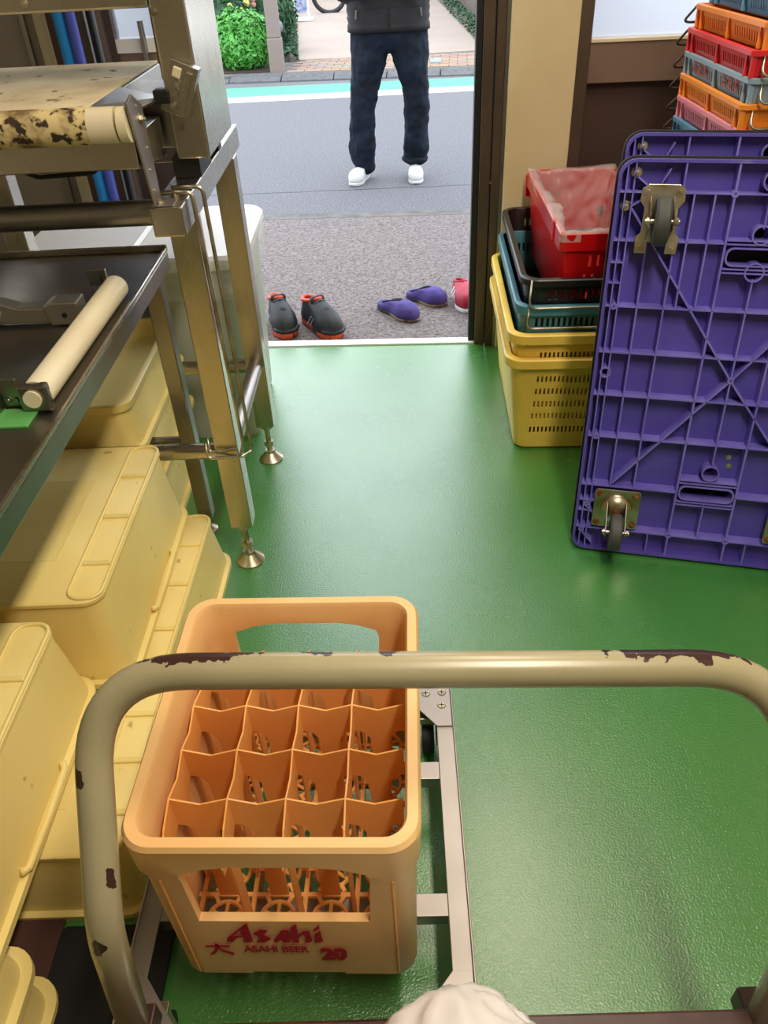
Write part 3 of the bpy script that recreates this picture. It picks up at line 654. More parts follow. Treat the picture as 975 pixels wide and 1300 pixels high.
# ================================================================ CONVEYOR MACHINE
mc = thing('conveyor_machine', 'stainless food machine with a floury belt standing on the steel frame', 'machine', (-.7, 1.8, 1.01))
A = T((.7, -1.8, -1.01))
def P(nm, f, m, bev=.002, smooth=False, parent=mc): return part(nm, f, m, parent, bev, smooth, A)
P('side_column', lambda bm: box2(bm, (-.412, 1.66, 1.012), (-.347, 1.955, 1.78)), steel, .004)
P('side_column', lambda bm: box2(bm, (-1.03, 1.66, 1.012), (-.965, 1.955, 1.78)), steel, .004)
P('lower_housing', lambda bm: box2(bm, (-.965, 1.68, 1.03), (-.413, 1.93, 1.118)), steel_d, .003)
uh = P('upper_housing', lambda bm: box2(bm, (-.965, 1.662, 1.268), (-.413, 1.95, 1.78)), steel, .004)
for a_, b_ in (((-.43, 1.68, .972), (-.375, 1.80, 1.012)), ((-1.02, 1.68, .972), (-.965, 1.80, 1.012)), ((-.42, 1.9, .972), (-.375, 1.94, 1.012)), ((-1.02, 1.9, .972), (-.965, 1.94, 1.012))): P('mount', lambda bm: box2(bm, a_, b_), blackm)
P('belt_bed', lambda bm: box2(bm, (-.95, 1.46, 1.105), (-.497, 2.0, 1.140)), steel_d, .002)
bl = P('belt', lambda bm: box2(bm, (-.94, 1.45, 1.1405), (-.50, 2.0, 1.1465)), belt_m, .002)
P('belt_roller', lambda bm: cyl(bm, (-.94, 1.452, 1.118), (-.498, 1.452, 1.118), .0295, seg=32), belt_d, 0, True)
P('roller_end', lambda bm: cyl(bm, (-.4975, 1.452, 1.118), (-.452, 1.452, 1.118), .0285, seg=32), ivory, 0, True)
P('roller_cap', lambda bm: [cyl(bm, (-.451, 1.452, 1.118), (-.447, 1.452, 1.118), .019, seg=24), cyl(bm, (-.447, 1.452, 1.118), (-.431, 1.452, 1.118), .028, seg=24)], ivory, 0, True)
P('bed_side_plate', lambda bm: loft(bm, [[(-.497, 1.47, 1.146), (-.455, 1.50, 1.125), (-.455, 1.50, 1.120), (-.497, 1.47, 1.141)], [(-.497, 1.66, 1.146), (-.415, 1.66, 1.125), (-.415, 1.66, 1.12), (-.497, 1.66, 1.141)]]), steel_d, .001)
P('front_cover', lambda bm: loft(bm, [[(-.95, 1.462, 1.093), (-.95, 1.455, 1.045), (-.95, 1.66, 1.022), (-.95, 1.66, 1.093)], [(-.432, 1.462, 1.093), (-.432, 1.455, 1.045), (-.432, 1.66, 1.022), (-.432, 1.66, 1.093)]]), steel, .002)
P('arm_plate', lambda bm: [loft(bm, [[(-.428, 1.435, 1.152), (-.428, 1.475, 1.160), (-.428, 1.525, 1.135), (-.428, 1.525, .974), (-.428, 1.478, .974)], [(-.424, 1.435, 1.152), (-.424, 1.475, 1.160), (-.424, 1.525, 1.135), (-.424, 1.525, .974), (-.424, 1.478, .974)]]), box2(bm, (-.424, 1.478, .9725), (-.392, 1.525, .9755))], steel_l, .001)
P('arm_bolt', lambda bm: hexbolt(bm, (-.424, 1.495, 1.118), (1, 0, 0), .007, .006), chrome, 0, True)
for y_, z_ in ((1.487, 1.14), (1.50, 1.07), (1.49, 1.035), (1.488, 1.0)): P('arm_screw', lambda bm: screw(bm, (-.424, y_, z_), (1, 0, 0), .003, .002), chrome, 0, True)
GB = T((-.378, 1.648, 1.14)) @ RY(math.radians(24))
P('guide_bracket', lambda bm: [box2(bm, (-.026, -.018, -.045), (.026, .012, -.040+.085), GB), box2(bm, (.006, -.026, -.042), (.018, -.018, .035), GB)], steel, .001)
P('guide_block', lambda bm: box2(bm, (-.018, -.023, .018), (-.002, -.0185, .036), GB), ivory, .002)
for z_ in (-.03, -.005, .0095): P('guide_bolt', lambda bm: cyl(bm, GB @ Vector((-.004, -.019, z_)), GB @ Vector((-.004, -.027, z_)), .0045), chrome, 0, True)
P('black_knob', lambda bm: box2(bm, (-.428, 1.625, 1.118), (-.398, 1.655, 1.142)), blackm, .003)
for a_ in ((-.634, 1.662, 1.284), (-.405, 1.66, 1.262), (-.395, 1.66, 1.07)): P('housing_bolt', lambda bm: hexbolt(bm, a_, (0, -1, 0), .005, .005), chrome, 0, True)
P('cable', lambda bm: tube(bm, arc_path([(-.72, 1.56, 1.04), (-.66, 1.56, 1.015), (-.55, 1.56, 1.018), (-.53, 1.56, 1.04)], .03, 5), .004, 8), black_r, 0, 'all')

# ================================================================ BINS, POLES
binb = mat('translucent_bin_plastic', 'b9bdb2', .45, c2='aeb3a6', vscale=3)
for i, (x0, x1, lb) in enumerate(((-.735, -.425, 'white plastic bin with a flat lid and bag liner behind the steel stand'), (-1.10, -.765, 'white lidded plastic bin further left behind the steel stand'))):
    cx = (x0+x1)/2; hx = (x1-x0)/2
    t = thing('lidded_bin', lb, 'bin', (cx, 2.45, 0), 0)
    bm = B(); loft(bm, [rrect(hx-.035, .205, .04, 0, 5), rrect(hx-.03, .21, .045, .02, 5), rrect(hx-.008, .235, .05, .56, 5), rrect(hx-.004, .24, .05, .575, 5), rrect(hx-.004, .24, .05, .60, 5)]); finish('body', bm, binb, t, smooth=True)
    bm = B(); loft(bm, [rrect(hx+.012, .258, .06, .592, 6), rrect(hx+.015, .262, .06, .60, 6), rrect(hx+.014, .26, .06, .622, 6), rrect(hx+.004, .25, .055, .632, 6), rrect(hx-.02, .225, .04, .630, 6)]); finish('lid', bm, white_p, t, smooth=True)
    if i == 0:
        bm = B(); loops = []
        for k in range(9):
            z = .60-.012*k; loops.append([(p[0]*(1+.04*math.sin(k*.5))+.010*noise.noise(Vector((p[0]*14, p[1]*14, k*.35))), p[1]*1.0+.010*noise.noise(Vector((p[0]*14+5, p[1]*14, k*.35))), z) for p in rrect(hx+.012, .252, .06, 0, 10)])
        loft(bm, loops, False, False); o = finish('bag_liner', bm, film, t, smooth='all')
for i, (x, c, r, lb) in enumerate(((-.985, '1787d8', .018, 'bright blue pole standing by the grey wall panel'), (-.948, '4a58c0', .016, 'violet blue pole standing beside the bright blue pole'))):
    bm = B(); tube(bm, [(x+.012, 2.78, .0), (x-.012, 2.86, 1.95)], r, 16)
    tag(finish('pole', bm, mat('pole_plastic', c, .4), smooth=True), lb, 'pole', 'poles by the front wall')

# ================================================================ NESTED BASKETS BY THE DOOR
def tub(nm, label, cat, loc, rz, hx, hy, H, taper, m, rim=.014, rimh=.02, wall=.006, r=.045, rib=True, group=None):
    t = thing(nm, label, cat, loc, rz, group)
    a0, b0 = hx-rim-taper, hy-rim-taper; a1, b1 = hx-rim, hy-rim
    L = [(0, a0-.01, b0-.01, r-.012), (.008, a0, b0, r-.006), (H-rimh, a1, b1, r), (H-rimh+.002, hx, hy, r+rim*.7), (H-.003, hx, hy, r+rim*.7), (H, hx-.004, hy-.004, r+rim*.5), (H, a1-wall+.002, b1-wall+.002, r-.004), (H-.004, a1-wall, b1-wall, r-.006), (.012, a0-wall, b0-wall, r-.016), (.009, a0-.03, b0-.03, r-.02)]
    bm = B(); loft(bm, [rrect(p, q, max(rr, .004), z, 6) for z, p, q, rr in L]); return t, finish('body', bm, m, t)
def smooth35(o):
    o.data.polygons.foreach_set('use_smooth', [True]*len(o.data.polygons)); o.data.set_sharp_from_angle(angle=math.radians(35))
def slots(o, specs):
    cb = B()
    for c, s in specs: box(cb, c, s)
    cut(o, cb); smooth35(o)
brz = -.045
bx0 = .575
specs = []
for row, z in enumerate((.262, .218, .172, .127, .075)):
    for i in range(17): 
        for s in (-1, 1): specs.append(((-.125+i*.0125-row*.002, s*.33, z), (.0058, .10, .024)))
t, yb = tub('yellow_basket', 'big yellow slotted basket at the bottom of the nested stack by the door', 'basket', (bx0, 2.40, 0), brz, .225, .355, .335, .030, yel_g, rim=.016, rimh=.03)
slots(yb, specs)
t2 = thing('yellow_basket', 'upper yellow basket nested in the big yellow slotted one', 'basket', (bx0+.004, 2.405, .075), brz)
y2 = yb.copy(); col.objects.link(y2); y2.parent = t2
teal = mat('teal_plastic', '4e8796', .4, c2='467c8a', vscale=5)
t, o = tub('teal_basket', 'blue teal basket between the yellow and the black basket', 'basket', (bx0+.012, 2.42, .24), brz, .212, .34, .245, .02, teal, rim=.012, rimh=.03)
slots(o, [((-.15+i*.016, s*.31, .19), (.008, .1, .03)) for i in range(20) for s in (-1, 1)])
part('wire_handle', lambda bm: tube(bm, arc_path([(-.175, -.338, .24), (-.180, -.352, .185), (.18, -.352, .185), (.175, -.338, .24)], .02, 5), .0032, 8), chrome, t, smooth='all')
blk = mat('black_plastic', '1c1b1d', .35)
t, o = tub('black_basket', 'black slotted basket holding the red crate', 'basket', (bx0+.016, 2.43, .345), brz, .205, .345, .215, .015, blk, rim=.014, rimh=.022)
slots(o, [((-.12+i*.017, s*.32, z), (.007, .1, .03)) for i in range(16) for s in (-1, 1) for z in (.165, .12)]+[((s*.18, -.25+i*.02, .155), (.1, .008, .04)) for i in range(26) for s in (-1, 1)])
for s in (-1, 1):
    part('wire_handle', lambda bm: tube(bm, arc_path([(-.175, s*.338, .213), (-.182, s*.362, .14), (.18, s*.362, .14), (.175, s*.338, .213)], .025, 5), .0032, 8), chrome if s < 0 else black_r, t, smooth='all')
red = mat('red_plastic', 'cf0f14', .3, c2='c20c12', vscale=5, bump=.04)
t, o = tub('red_crate', 'bright red crate lined with a clear plastic bag on top of the black basket', 'crate', (.625, 2.44, .395), -.02, .148, .335, .285, .022, red, rim=.008, rimh=.05, r=.014)
slots(o, [((-.058+i*.022-.010*k, s*.32, .205-k*.055), (.008, .10, .032)) for i in range(2) for k in range(3) for s in (-1, 1)])
for a_, b_ in (((-.153, -.24, .235), (-.143, -.225, .29)), ((-.15, .325, .20), (-.12, .342, .27))): part('rim_lug', lambda bm: box2(bm, a_, b_), red, t, .002)
bm = B(); loops = []
for k in range(26):
    q = k/25; 
    if q < .12: z = .262+q/.12*.026; off = .006
    elif q < .2: z = .290; off = .006-(q-.12)/.08*.018
    else: z = .288-(q-.2)/.8*.23; off = -.014-(q-.2)*.03
    lp = []
    for p in rrect(.140, .327, .02, 0, 16):
        pass
    base = rrect(.142+off, .329+off, .02, 0, 4); dense = []
    for i, p in enumerate(base):
        p2 = base[(i+1) % len(base)]; n = max(1, int((Vector(p2)-Vector(p)).length/.012)) if off is not None else 1
        dense.append((p, p2))
    pts = []
    for i in range(150):
        u_ = i/150*len(base); 
        # walk by arc length of the reference rectangle
        per = 2*(.284+.658); s_ = i/150*per; x, y = 0, 0
        hx_, hy_ = .142+off, .329+off
        if s_ < .658: x, y = hx_, -hy_+s_/.658*2*hy_
        elif s_ < .942: x, y = hx_-(s_-.658)/.284*2*hx_, hy_
        elif s_ < 1.6: x, y = -hx_, hy_-(s_-.942)/.658*2*hy_
        else: x, y = -hx_+(s_-1.6)/.284*2*hx_, -hy_
        am = .022*(q > .15)+.0018
        nn = noise.noise(Vector((x*13, y*13, z*9))); n2 = abs(noise.noise(Vector((x*30, y*30, z*18+5))))
        k2 = 1-(nn+n2)*am/.14*(1 if q > .15 else .3)
        zz = z+(.012*noise.noise(Vector((x*16, y*16, 2)))*(q > .1))
        pts.append((x*k2, y*(1-(nn+n2)*am/.33), zz))
    loops.append(pts)
loft(bm, loops, False, False); finish('bag_liner', bm, film, t, smooth='all')

# ================================================================ PURPLE DOLLIES
U = Vector((.97, -.24, 0)).normalized(); V = Vector((.031, .155, .93)); V = (V-U*V.dot(U)).normalized(); Nn = U.cross(V)
def purple(label, O, vs, front):
    t = thing('platform_dolly', label, 'dolly', O, 0, None)
    MM = Matrix(((U.x, V.x*vs, Nn.x, 0), (U.y, V.y*vs, Nn.y, 0), (U.z, V.z*vs, Nn.z, 0), (0, 0, 0, 1)))
    t.matrix_world = T(O) @ MM if False else T(O)
    A = MM; W, Hh = .62, .958; cx, cy = W/2, Hh/2
    bm = B(); out = rrect(W/2, Hh/2, .035, 0, 6, cx, cy); inn = rrect(W/2-.006, Hh/2-.006, .03, 0, 6, cx, cy)
    def at(l, z): return [(x, y, z) for x, y, _ in l]
    loft(bm, [at(out, -.046), at(out, 0), at(inn, 0), at(inn, -.036)], True, True, A); bmesh.ops.triangulate(bm, faces=[f for f in bm.faces if len(f.verts) > 4])
    sh = finish('platform', bm, violet, t, smooth=True)
    cb = B()
    for sy in (.192, .766):
        loft(cb, [at(rrect(.062, .0165, .014, 0, 4, .31, sy), -.08), at(rrect(.062, .0165, .014, 0, 4, .31, sy), .02)], M=A)
    bake_n = len(sh.data.vertices); cut(sh, cb); cb = B()
    for hx_, hy_ in HOLES: cyl(cb, (hx_, hy_, -.08), (hx_, hy_, -.02), .0105 if hx_ == .31 else .007, seg=14, M=A)
    cut(sh, cb); smooth35(sh); print('DOLLY', bake_n, len(sh.data.vertices))
    bm = B(); o2 = rrect(W/2+.005, Hh/2+.005, .04, 0, 6, cx, cy); loft(bm, [at(o2, -.052), at(o2, -.030), at(rrect(W/2-.0005, Hh/2-.0005, .035, 0, 6, cx, cy), -.030), at(rrect(W/2-.0005, Hh/2-.0005, .035, 0, 6, cx, cy), -.052)], True, True, A)
    finish('bumper', bm, black_r, t, smooth=True)
    bm = B()
    def rib(x0, y0, x1, y1, th=.0036, d=.034, top=-.0015):
        p = Vector((x0, y0)); q = Vector((x1, y1)); dr = (q-p).normalized(); n = Vector((-dr.y, dr.x))*th/2
        c4 = [p+n, p-n, q-n, q+n]; c5 = [p+n*1.7, p-n*1.7, q-n*1.7, q+n*1.7]
        loft(bm, [[(v.x, v.y, -.0365) for v in c5], [(v.x, v.y, top) for v in c4]], True, True, A)
    e = .005
    for y in (.325, .434, .54, .648): rib(e, y, W-e, y)
    rib(e, .19, .242, .19); rib(.378, .19, W-e, .19)
    rib(e, .893, W-e, .893); rib(e, .065, W-e, .065)
    for m_ in (0, 1):
        f = (lambda x: x) if not m_ else (lambda x: W-x)
        for x in (.0175, .0335): rib(f(x), e, f(x), Hh-e, .003)
        for x in (.077, .135): rib(f(x), .19, f(x), .79); 
        rib(f(.135), .893, f(.135), Hh-e); rib(f(.24), e, f(.24), Hh-e, .0045)
        for x in (.160, .202): rib(f(x), .648, f(x), .893)
        rib(f(e), .793, f(.24), .793)
        rib(f(.035), .86, f(.31), .489, .004); rib(f(.08), .199, f(.31), .489, .004)
        rib(f(.037), .983 if False else .925, f(.08), .893, .003); rib(f(.035), .865, f(.08), .893, .003)
        rib(f(.105), .94, f(.08), .893, .003); rib(f(.017), .055, f(.065), .09, .003); rib(f(.017), .055, f(.05), .02, .003); rib(f(.02), .13, f(.06), .16, .003); rib(f(.02), .13, f(.055), .10, .003)
        for y in (.70, .745, .115, .145): rib(f(e), y, f(.0335), y, .0025)
    rib(.31, .275, .31, .648); rib(.31, .065, .31, .165); rib(.31, .72, .31, .648); rib(.19, e, .19, .065, .003); rib(.43, e, .43, .065, .003); rib(.31, .825, .31, .893, .003)
    for sy in (.192, .766):
        for dy in (.026, .034, -.026, -.034): rib(.243, sy+dy, .377, sy+dy, .003)
        lo = [at(rrect(.066, .020, .017, 0, 5, .31, sy), z) for z in (-.0365, -.001)]; li = [at(rrect(.062, .0165, .014, 0, 5, .31, sy), z) for z in (-.001, -.0365)]
        loft(bm, lo+li, False, False, A)
    for hx_, hy_ in HOLES:
        R1 = .0205 if hx_ == .31 else .013
        def ring(r, z): return [(hx_+r*math.cos(a*PI/12), hy_+r*math.sin(a*PI/12), z) for a in range(24)]
        loft(bm, [ring(R1, -.0365), ring(R1, .0), ring(R1-.003, .0), ring(R1-.0045, -.0365)], False, False, A)
    for hx_, hy_ in ((.31, .489), (.0255, .648), (.0255, .325), (.0255, .135), (.02, .058), (.24, .065), (.24, .893), (.38, .893), (.38, .065)):
        def ring(r, z): return [(hx_+r*math.cos(a*PI/8), hy_+r*math.sin(a*PI/8), z) for a in range(16)]
        loft(bm, [ring(.0075, -.0365), ring(.0075, .0), ring(.0035, .0), ring(.0035, -.03)], False, True, A)
    finish('rib_grid', bm, violet_r, t)
    for x, y in ((.037, .93), (.022, .862), (W-.037, .93), (W-.022, .862)):
        part('bolt', lambda bm: hexbolt(bm, (x, y, -.036), (0, 0, 1), .0085, .03, M=A), chrome, t, smooth=True)
    for x, y in ((.35, .285), (.355, .262)):
        part('bolt', lambda bm: hexbolt(bm, (x, y, -.036), (0, 0, 1), .005, .004, M=A), chrome, t, smooth=True)
    # fixed casters at the top
    for x0 in (.096, W-.096):
        c = thing('caster', 'x', 'x'); 
        for kx in ('label', 'category'): del c[kx]
        c.name = 'fixed_caster'; c.parent = t
        def plate(bm):
            pl = [(-.044, -.074), (-.020, -.074), (-.02, -.05), (.02, -.05), (.02, -.074), (.044, -.074), (.046, -.04), (.036, -.03), (.035, .02), (.046, .035), (.044, .060), (.032, .068), (-.032, .068), (-.044, .060), (-.046, .035), (-.035, .02), (-.036, -.03), (-.046, -.04)]
            loft(bm, [[(x0+a, .842+b_, .001) for a, b_ in pl], [(x0+a, .842+b_, .005) for a, b_ in pl]], M=A)
        part('mounting_plate', plate, chrome, c, .001)
        for s in (-1, 1):
            part('fork', lambda bm: loft(bm, [[(x0+s*.024-.0012, .842+b_, n_) for b_, n_ in ((-.045, .004), (.045, .004), (.030, .03), (.014, .062), (-.014, .062), (-.030, .03))], [(x0+s*.024+.0012, .842+b_, n_) for b_, n_ in ((-.045, .004), (.045, .004), (.030, .03), (.014, .062), (-.014, .062), (-.030, .03))]], M=A), chrome, c, .001)
        part('wheel', lambda bm: lathe(bm, [(.012, -.0155), (.044, -.0155), (.0495, -.011), (.0505, 0), (.0495, .011), (.044, .0155), (.012, .0155)], seg=36, M=A @ T((x0, .842, .055)) @ RY(PI/2)), wheel_m, c, smooth=True)
        part('axle', lambda bm: [cyl(bm, (x0-.034, .842, .055), (x0+.036, .842, .055), .0045, M=A), cyl(bm, (x0+.026, .842, .055), (x0+.034, .842, .055), .008, seg=6, M=A), cyl(bm, (x0-.031, .842, .055), (x0-.026, .842, .055), .008, M=A)], chrome, c, smooth=True)
        [part('plate_bolt', lambda bm: hexbolt(bm, (x0+a, .842+b_, .005), (0, 0, 1), .0078, .006, M=A), chrome, c, smooth=True) for a, b_ in ((-.033, .055), (.033, .055), (-.033, -.062), (.033, -.062))]
    # swivel casters at the bottom
    for x0 in (.100, W-.100):
        c = bpy.data.objects.new('swivel_caster', None); col.objects.link(c); c.parent = t; v0 = .130
        part('mounting_plate', lambda bm: loft(bm, [at(rrect(.057, .054, .008, 0, 3, x0, v0), .001), at(rrect(.057, .054, .008, 0, 3, x0, v0), .0045)], M=A), chrome, c, .001)
        part('swivel_head', lambda bm: lathe(bm, [(.04, 0), (.038, .006), (.03, .010), (.026, .014), (.012, .016), (.001, .016)], (x0, v0, .0045), 28, M=A), chrome, c, smooth=True)
        part('centre_bolt', lambda bm: hexbolt(bm, (x0, v0, .02), (0, 0, 1), .009, .004, M=A), rusty, c, smooth=True)
        wc = (x0+.002, v0-.036, .066)
        for s in (-1, 1):
            pf = [(v0+.024, .016), (v0+.018, .024), (wc[1]+.006, wc[2]+.012), (wc[1]-.010, wc[2]+.010), (wc[1]-.012, wc[2]-.008), (v0-.030, .016)]
            part('fork', lambda bm: loft(bm, [[(x0+s*.0235-.0012, a, b_) for a, b_ in pf], [(x0+s*.0235+.0012, a, b_) for a, b_ in pf]], M=A), steel_l, c, .0008)
        part('wheel', lambda bm: lathe(bm, [(.012, -.0145), (.041, -.0145), (.0465, -.010), (.0475, 0), (.0465, .010), (.041, .0145), (.012, .0145)], seg=36, M=A @ T(wc) @ RY(PI/2)), wheel_m, c, smooth=True)
        part('axle', lambda bm: [cyl(bm, (wc[0]-.033, wc[1], wc[2]), (wc[0]+.033, wc[1], wc[2]), .0045, M=A), cyl(bm, (wc[0]+.025, wc[1], wc[2]), (wc[0]+.031, wc[1], wc[2]), .008, seg=6, M=A), cyl(bm, (wc[0]-.031, wc[1], wc[2]), (wc[0]-.025, wc[1], wc[2]), .008, M=A)], chrome, c, smooth=True)
        [part('plate_bolt', lambda bm: hexbolt(bm, (x0+a, v0+b_, .0045), (0, 0, 1), .007, .006, M=A), rusty, c, smooth=True) for a, b_ in ((-.045, .041), (.045, .041), (-.045, -.041), (.045, -.041))]
    return t
HOLES = [(.31, .74), (.31, .805), (.31, .919), (.31, .255), (.31, .045), (.025, .49), (.595, .49)]
HOLES = [(.31, .735), (.31, .812), (.31, .919), (.31, .250), (.027, .49), (.593, .49)]
purple('front purple plastic platform dolly leaning with its wheels towards the room', Vector((.465, 1.595, .008)), 1, True)
o = Vector((.465, 1.595, .009))-Nn*.165+U*.014
purple('rear purple plastic platform dolly, mostly hidden behind the front one', Vector((o.x, o.y, .01)), 1.045-.03, False)

# ================================================================ COLOURED TRAY STACK
TL, TW, TH = .47, .38, .058
def tray_mesh():
    bm = B(); a, b = TW/2, TL/2
    L = [(0, a-.022, b-.022, .01), (.004, a-.016, b-.016, .012), (TH-.012, a-.008, b-.008, .014), (TH-.011, a, b, .018), (TH-.001, a, b, .018), (TH, a-.002, b-.002, .018), (TH, a-.012, b-.012, .012), (.006, a-.022, b-.022, .01)]
    loft(bm, [rrect(p, q, r, z, 4) for z, p, q, r in L]); o = finish('body', bm, red)
    specs = []
    for s in (-1, 1):
        for g in (-1, 1):
            for i in range(11): specs.append(((s*(a-.012), g*.105-.075+i*.0145, .024), (.05, .0065, .022)))
    cb = B()
    for c_, s_ in specs: box(cb, c_, s_)
    cut(o, cb); smooth35(o); return o
tm = tray_mesh()
cols = {'blue': ('5d9cc4', '5490b8'), 'orange': ('f08a28', 'e57f20'), 'red': ('d82a30', 'cc2228'), 'grey': ('8aa3b2', '7f98a8'), 'amber': ('f0922c', 'e88a28'), 'pink': ('e08a98', 'd87e8e'), 'teal': ('4a86a0', '427c96')}
order = [('teal', 'lowest blue tray of the coloured stack, just above the purple dollies', .905), ('pink', 'pink slotted tray in the coloured stack', .957), ('amber', 'lower orange tray of the coloured stack, between pink and grey blue', 1.010),
         ('grey', 'grey blue tray with red lettering in the coloured stack', 1.062), ('red', 'red tray in the coloured stack between grey blue and orange', 1.116), ('orange', 'upper orange tray of the coloured stack above the red one', 1.168), ('blue', 'topmost light blue tray of the coloured stack', 1.222)]
sx_, sy_ = .812+TW/2, 1.925+TL/2
first = True
for k, (c, lb, zt) in enumerate(order):
    t = thing('slotted_tray', lb, 'tray', (sx_+(.04 if k == 6 else .014 if k > 4 else 0.004*(k % 2)), sy_, zt-TH), -.01+.012*(k % 2), 'coloured trays stacked at the right')
    b_ = tm.copy(); b_.data = tm.data; col.objects.link(b_); b_.parent = t; b_.name = 'body'
    m = mat(c+'_tray_plastic', cols[c][0], .36, c2=cols[c][1], vscale=6, sss=.05)
    b_.material_slots[0].link = 'OBJECT'; b_.material_slots[0].material = m
    for s in (-1, 1):
        for y in (-TL/2+.012, -TL/2+.045, 0, TL/2-.045, TL/2-.012):
            part('rib', lambda bm: box2(bm, (s*(TW/2-.016), y-.004, .004), (s*(TW/2-.005), y+.004, TH-.01)), m, t, .001)
    for s in (-1, 1):
        part('wire_handle', lambda bm: tube(bm, arc_path([(-TW/2+(.03 if s < 0 else .004), s*(TL/2-.004), TH-.008), (-TW/2+(.02 if s < 0 else -.006), s*(TL/2+(.055 if s > 0 else .018)), TH-.048), (TW/2-.02, s*(TL/2+(.055 if s > 0 else .018)), TH-.048), (TW/2-.03, s*(TL/2-.004), TH-.008)], .02, 4), .0032, 8), chrome if s < 0 else bronze_d, t, smooth='all')
    if c == 'grey':
        bm = B(); S = 1; 
        LM = T((-TW/2+.0075, 0, .018)) @ Matrix(((0, 0, -1, 0), (-1, 0, 0, 0), (0, 1, 0, 0), (0, 0, 0, 1)))
        glyphs = [[((0, 9), (10, 9)), ((3, 11), (3, 7)), ((7, 11), (7, 7)), ((1, 5), (9, 5)), ((5, 7), (5, 0)), ((1, 2), (9, 2))], [((1, 10), (9, 10)), ((1, 10), (1, 1)), ((9, 10), (9, 1)), ((1, 6), (9, 6)), ((5, 10), (5, 3)), ((1, 1), (9, 1))], [((0, 8), (10, 8)), ((5, 11), (5, 0)), ((5, 7), (1, 1)), ((5, 7), (9, 1)), ((2, 4), (8, 4))]]
        for g in (-1, 1):
            for gi, G in enumerate(glyphs):
                for (x0, z0), (x1, z1) in G:
                    ox = -g*.105-.052+gi*.037; s2 = .0027
                    stroke(bm, [(ox+x0*s2, -z0*s2), (ox+x1*s2, -z1*s2)], .0034, 1, (0, 0))
        finish('red_lettering', bm, mat('red_print', 'b8323a', .5), t)['kind'] = 'stuff'
bpy.data.objects.remove(tm)
dk = None
for i in range(2):
    t, o = tub('deep_container', ('lower blue deep container standing on the floor behind the purple dollies', 'upper blue deep container right under the coloured trays')[i], 'container', (sx_, sy_, .4235*i), 0, .185, .232, .4235, .012, MATS['teal_tray_plastic'], group='deep containers under the coloured trays'); smooth35(o)

# ================================================================ SHOES ON THE APRON
KS = .62
def apz(x, y): return -.012-(y-2.92+.052*x)/2.0*.078
def shoe(nm, label, heel, toe, upper, sole, lining, hc=.075, ht=.10, ol=.30, W=.1, sole_h=.024, laces=None, low_heel=False, z=None, parent=None, group=None, toe_h=.05, pw=1.15):
    h = Vector(heel); e = Vector(toe); L = (e-h).length; ang = math.atan2(-(e-h).x, (e-h).y)
    c = (h+e)/2
    if parent is None: t = thing(nm, label, 'shoe', (c.x, c.y, apz(c.x, c.y) if z is None else z), ang, group); t.rotation_euler = (0, 0, ang)
    else:
        t = bpy.data.objects.new(nm, None); col.objects.link(t); t.parent = parent; t.location = (c.x, c.y, 0 if z is None else z); t.rotation_euler = (0, 0, ang)
    n = 40
    def wd(q):   # q 0 heel .. 1 toe
        return (.36+.06*math.cos(q*2*PI)+.14*math.exp(-((q-.70)/.2)**2)-.02)*W
    def out(a, k=1):
        y = -math.cos(a); q = (y+1)/2; x = math.sin(a); sg = 1 if x > 0 else -1
        return Vector((sg*abs(x)**.62*wd(q)*1.12*k+ (.006*(q-.5)), y*L/2*(k if k > 1 else 1-(1-k)*.5)))
    A_ = [2*PI*i/n for i in range(n)]
    def lp(k, z): return [(*out(a, k), z+.010*max(0, (-math.cos(a)-.55))**1.3) for a in A_]
    bm = B(); loft(bm, [lp(.93, 0), lp(1.0, .004), lp(1.03, sole_h*.6), lp(1.0, sole_h)]); finish('sole', bm, sole, t, smooth=True)
    bm = B(); loops = []; yc = -L/2+L*(.05+ol/2); oy = L*ol/2; ox = W*.27
    def opn(a):
        y = -math.cos(a); x = math.sin(a); q = (y+1)/2
        zz = hc+(ht-hc)*q**1.5
        if low_heel: zz = (.030+.012*math.sin(a)**2)+(ht-.03)*max(0, q-.25)/.75
        return Vector((x*ox, yc+y*oy, zz))
    for t_ in [0, .08, .18, .3, .42, .55, .7, .85, 1]:
        lpn = []
        for a in A_:
            o0 = out(a, .985); o1 = opn(a); q = (1-math.cos(a))/2
            th = toe_h*(.75+.25*q)
            s_ = max(0, (t_-.18)/.82); k = s_**(pw+.5*q); zz = sole_h-.002+(min(t_/.3, 1))**.7*th*(1 if q > .3 else .7)
            zz = zz*(1-k)+o1.z*k+ (.012*math.sin(s_*PI)*q)
            bulge = 1+.05*math.sin(min(t_/.4, 1)*PI)
            lpn.append((o0.x*(1-k)*bulge+o1.x*k, o0.y*(1-k)+o1.y*k, zz))
        loops.append(lpn)
    loft(bm, loops, True, False); finish('upper', bm, upper, t, smooth='all')
    bm = B(); lin = []
    for t_ in (0, .1, .5, 1):
        lin.append([((opn(a).x)*(1-.12*(t_ > 0)-.05*t_), yc+(opn(a).y-yc)*(1-.08*(t_ > 0)), opn(a).z*(1-t_)+(sole_h+.004)*t_+(.003 if t_ == .1 else 0)) for a in A_])
    loft(bm, lin, False, True); finish('lining', bm, lining, t, smooth='all')
    if not low_heel:
        bm = B(); tube(bm, [opn(a) for a in A_], .0055 if hc < .1 else .0085, 8, True); finish('collar', bm, lining, t, smooth='all')
    if laces:
        bm = B()
        for i in range(4):
            q = i/3; y = yc+oy+.012+q*.055; z_ = ht-.004-q*(ht-toe_h-sole_h)*.75
            tube(bm, [(-W*.24, y-.004, z_-.008), (0, y+.004, z_+.004), (W*.24, y-.004, z_-.008)], .004, 6)
        finish('laces', bm, laces, t, smooth='all')
    return t, L
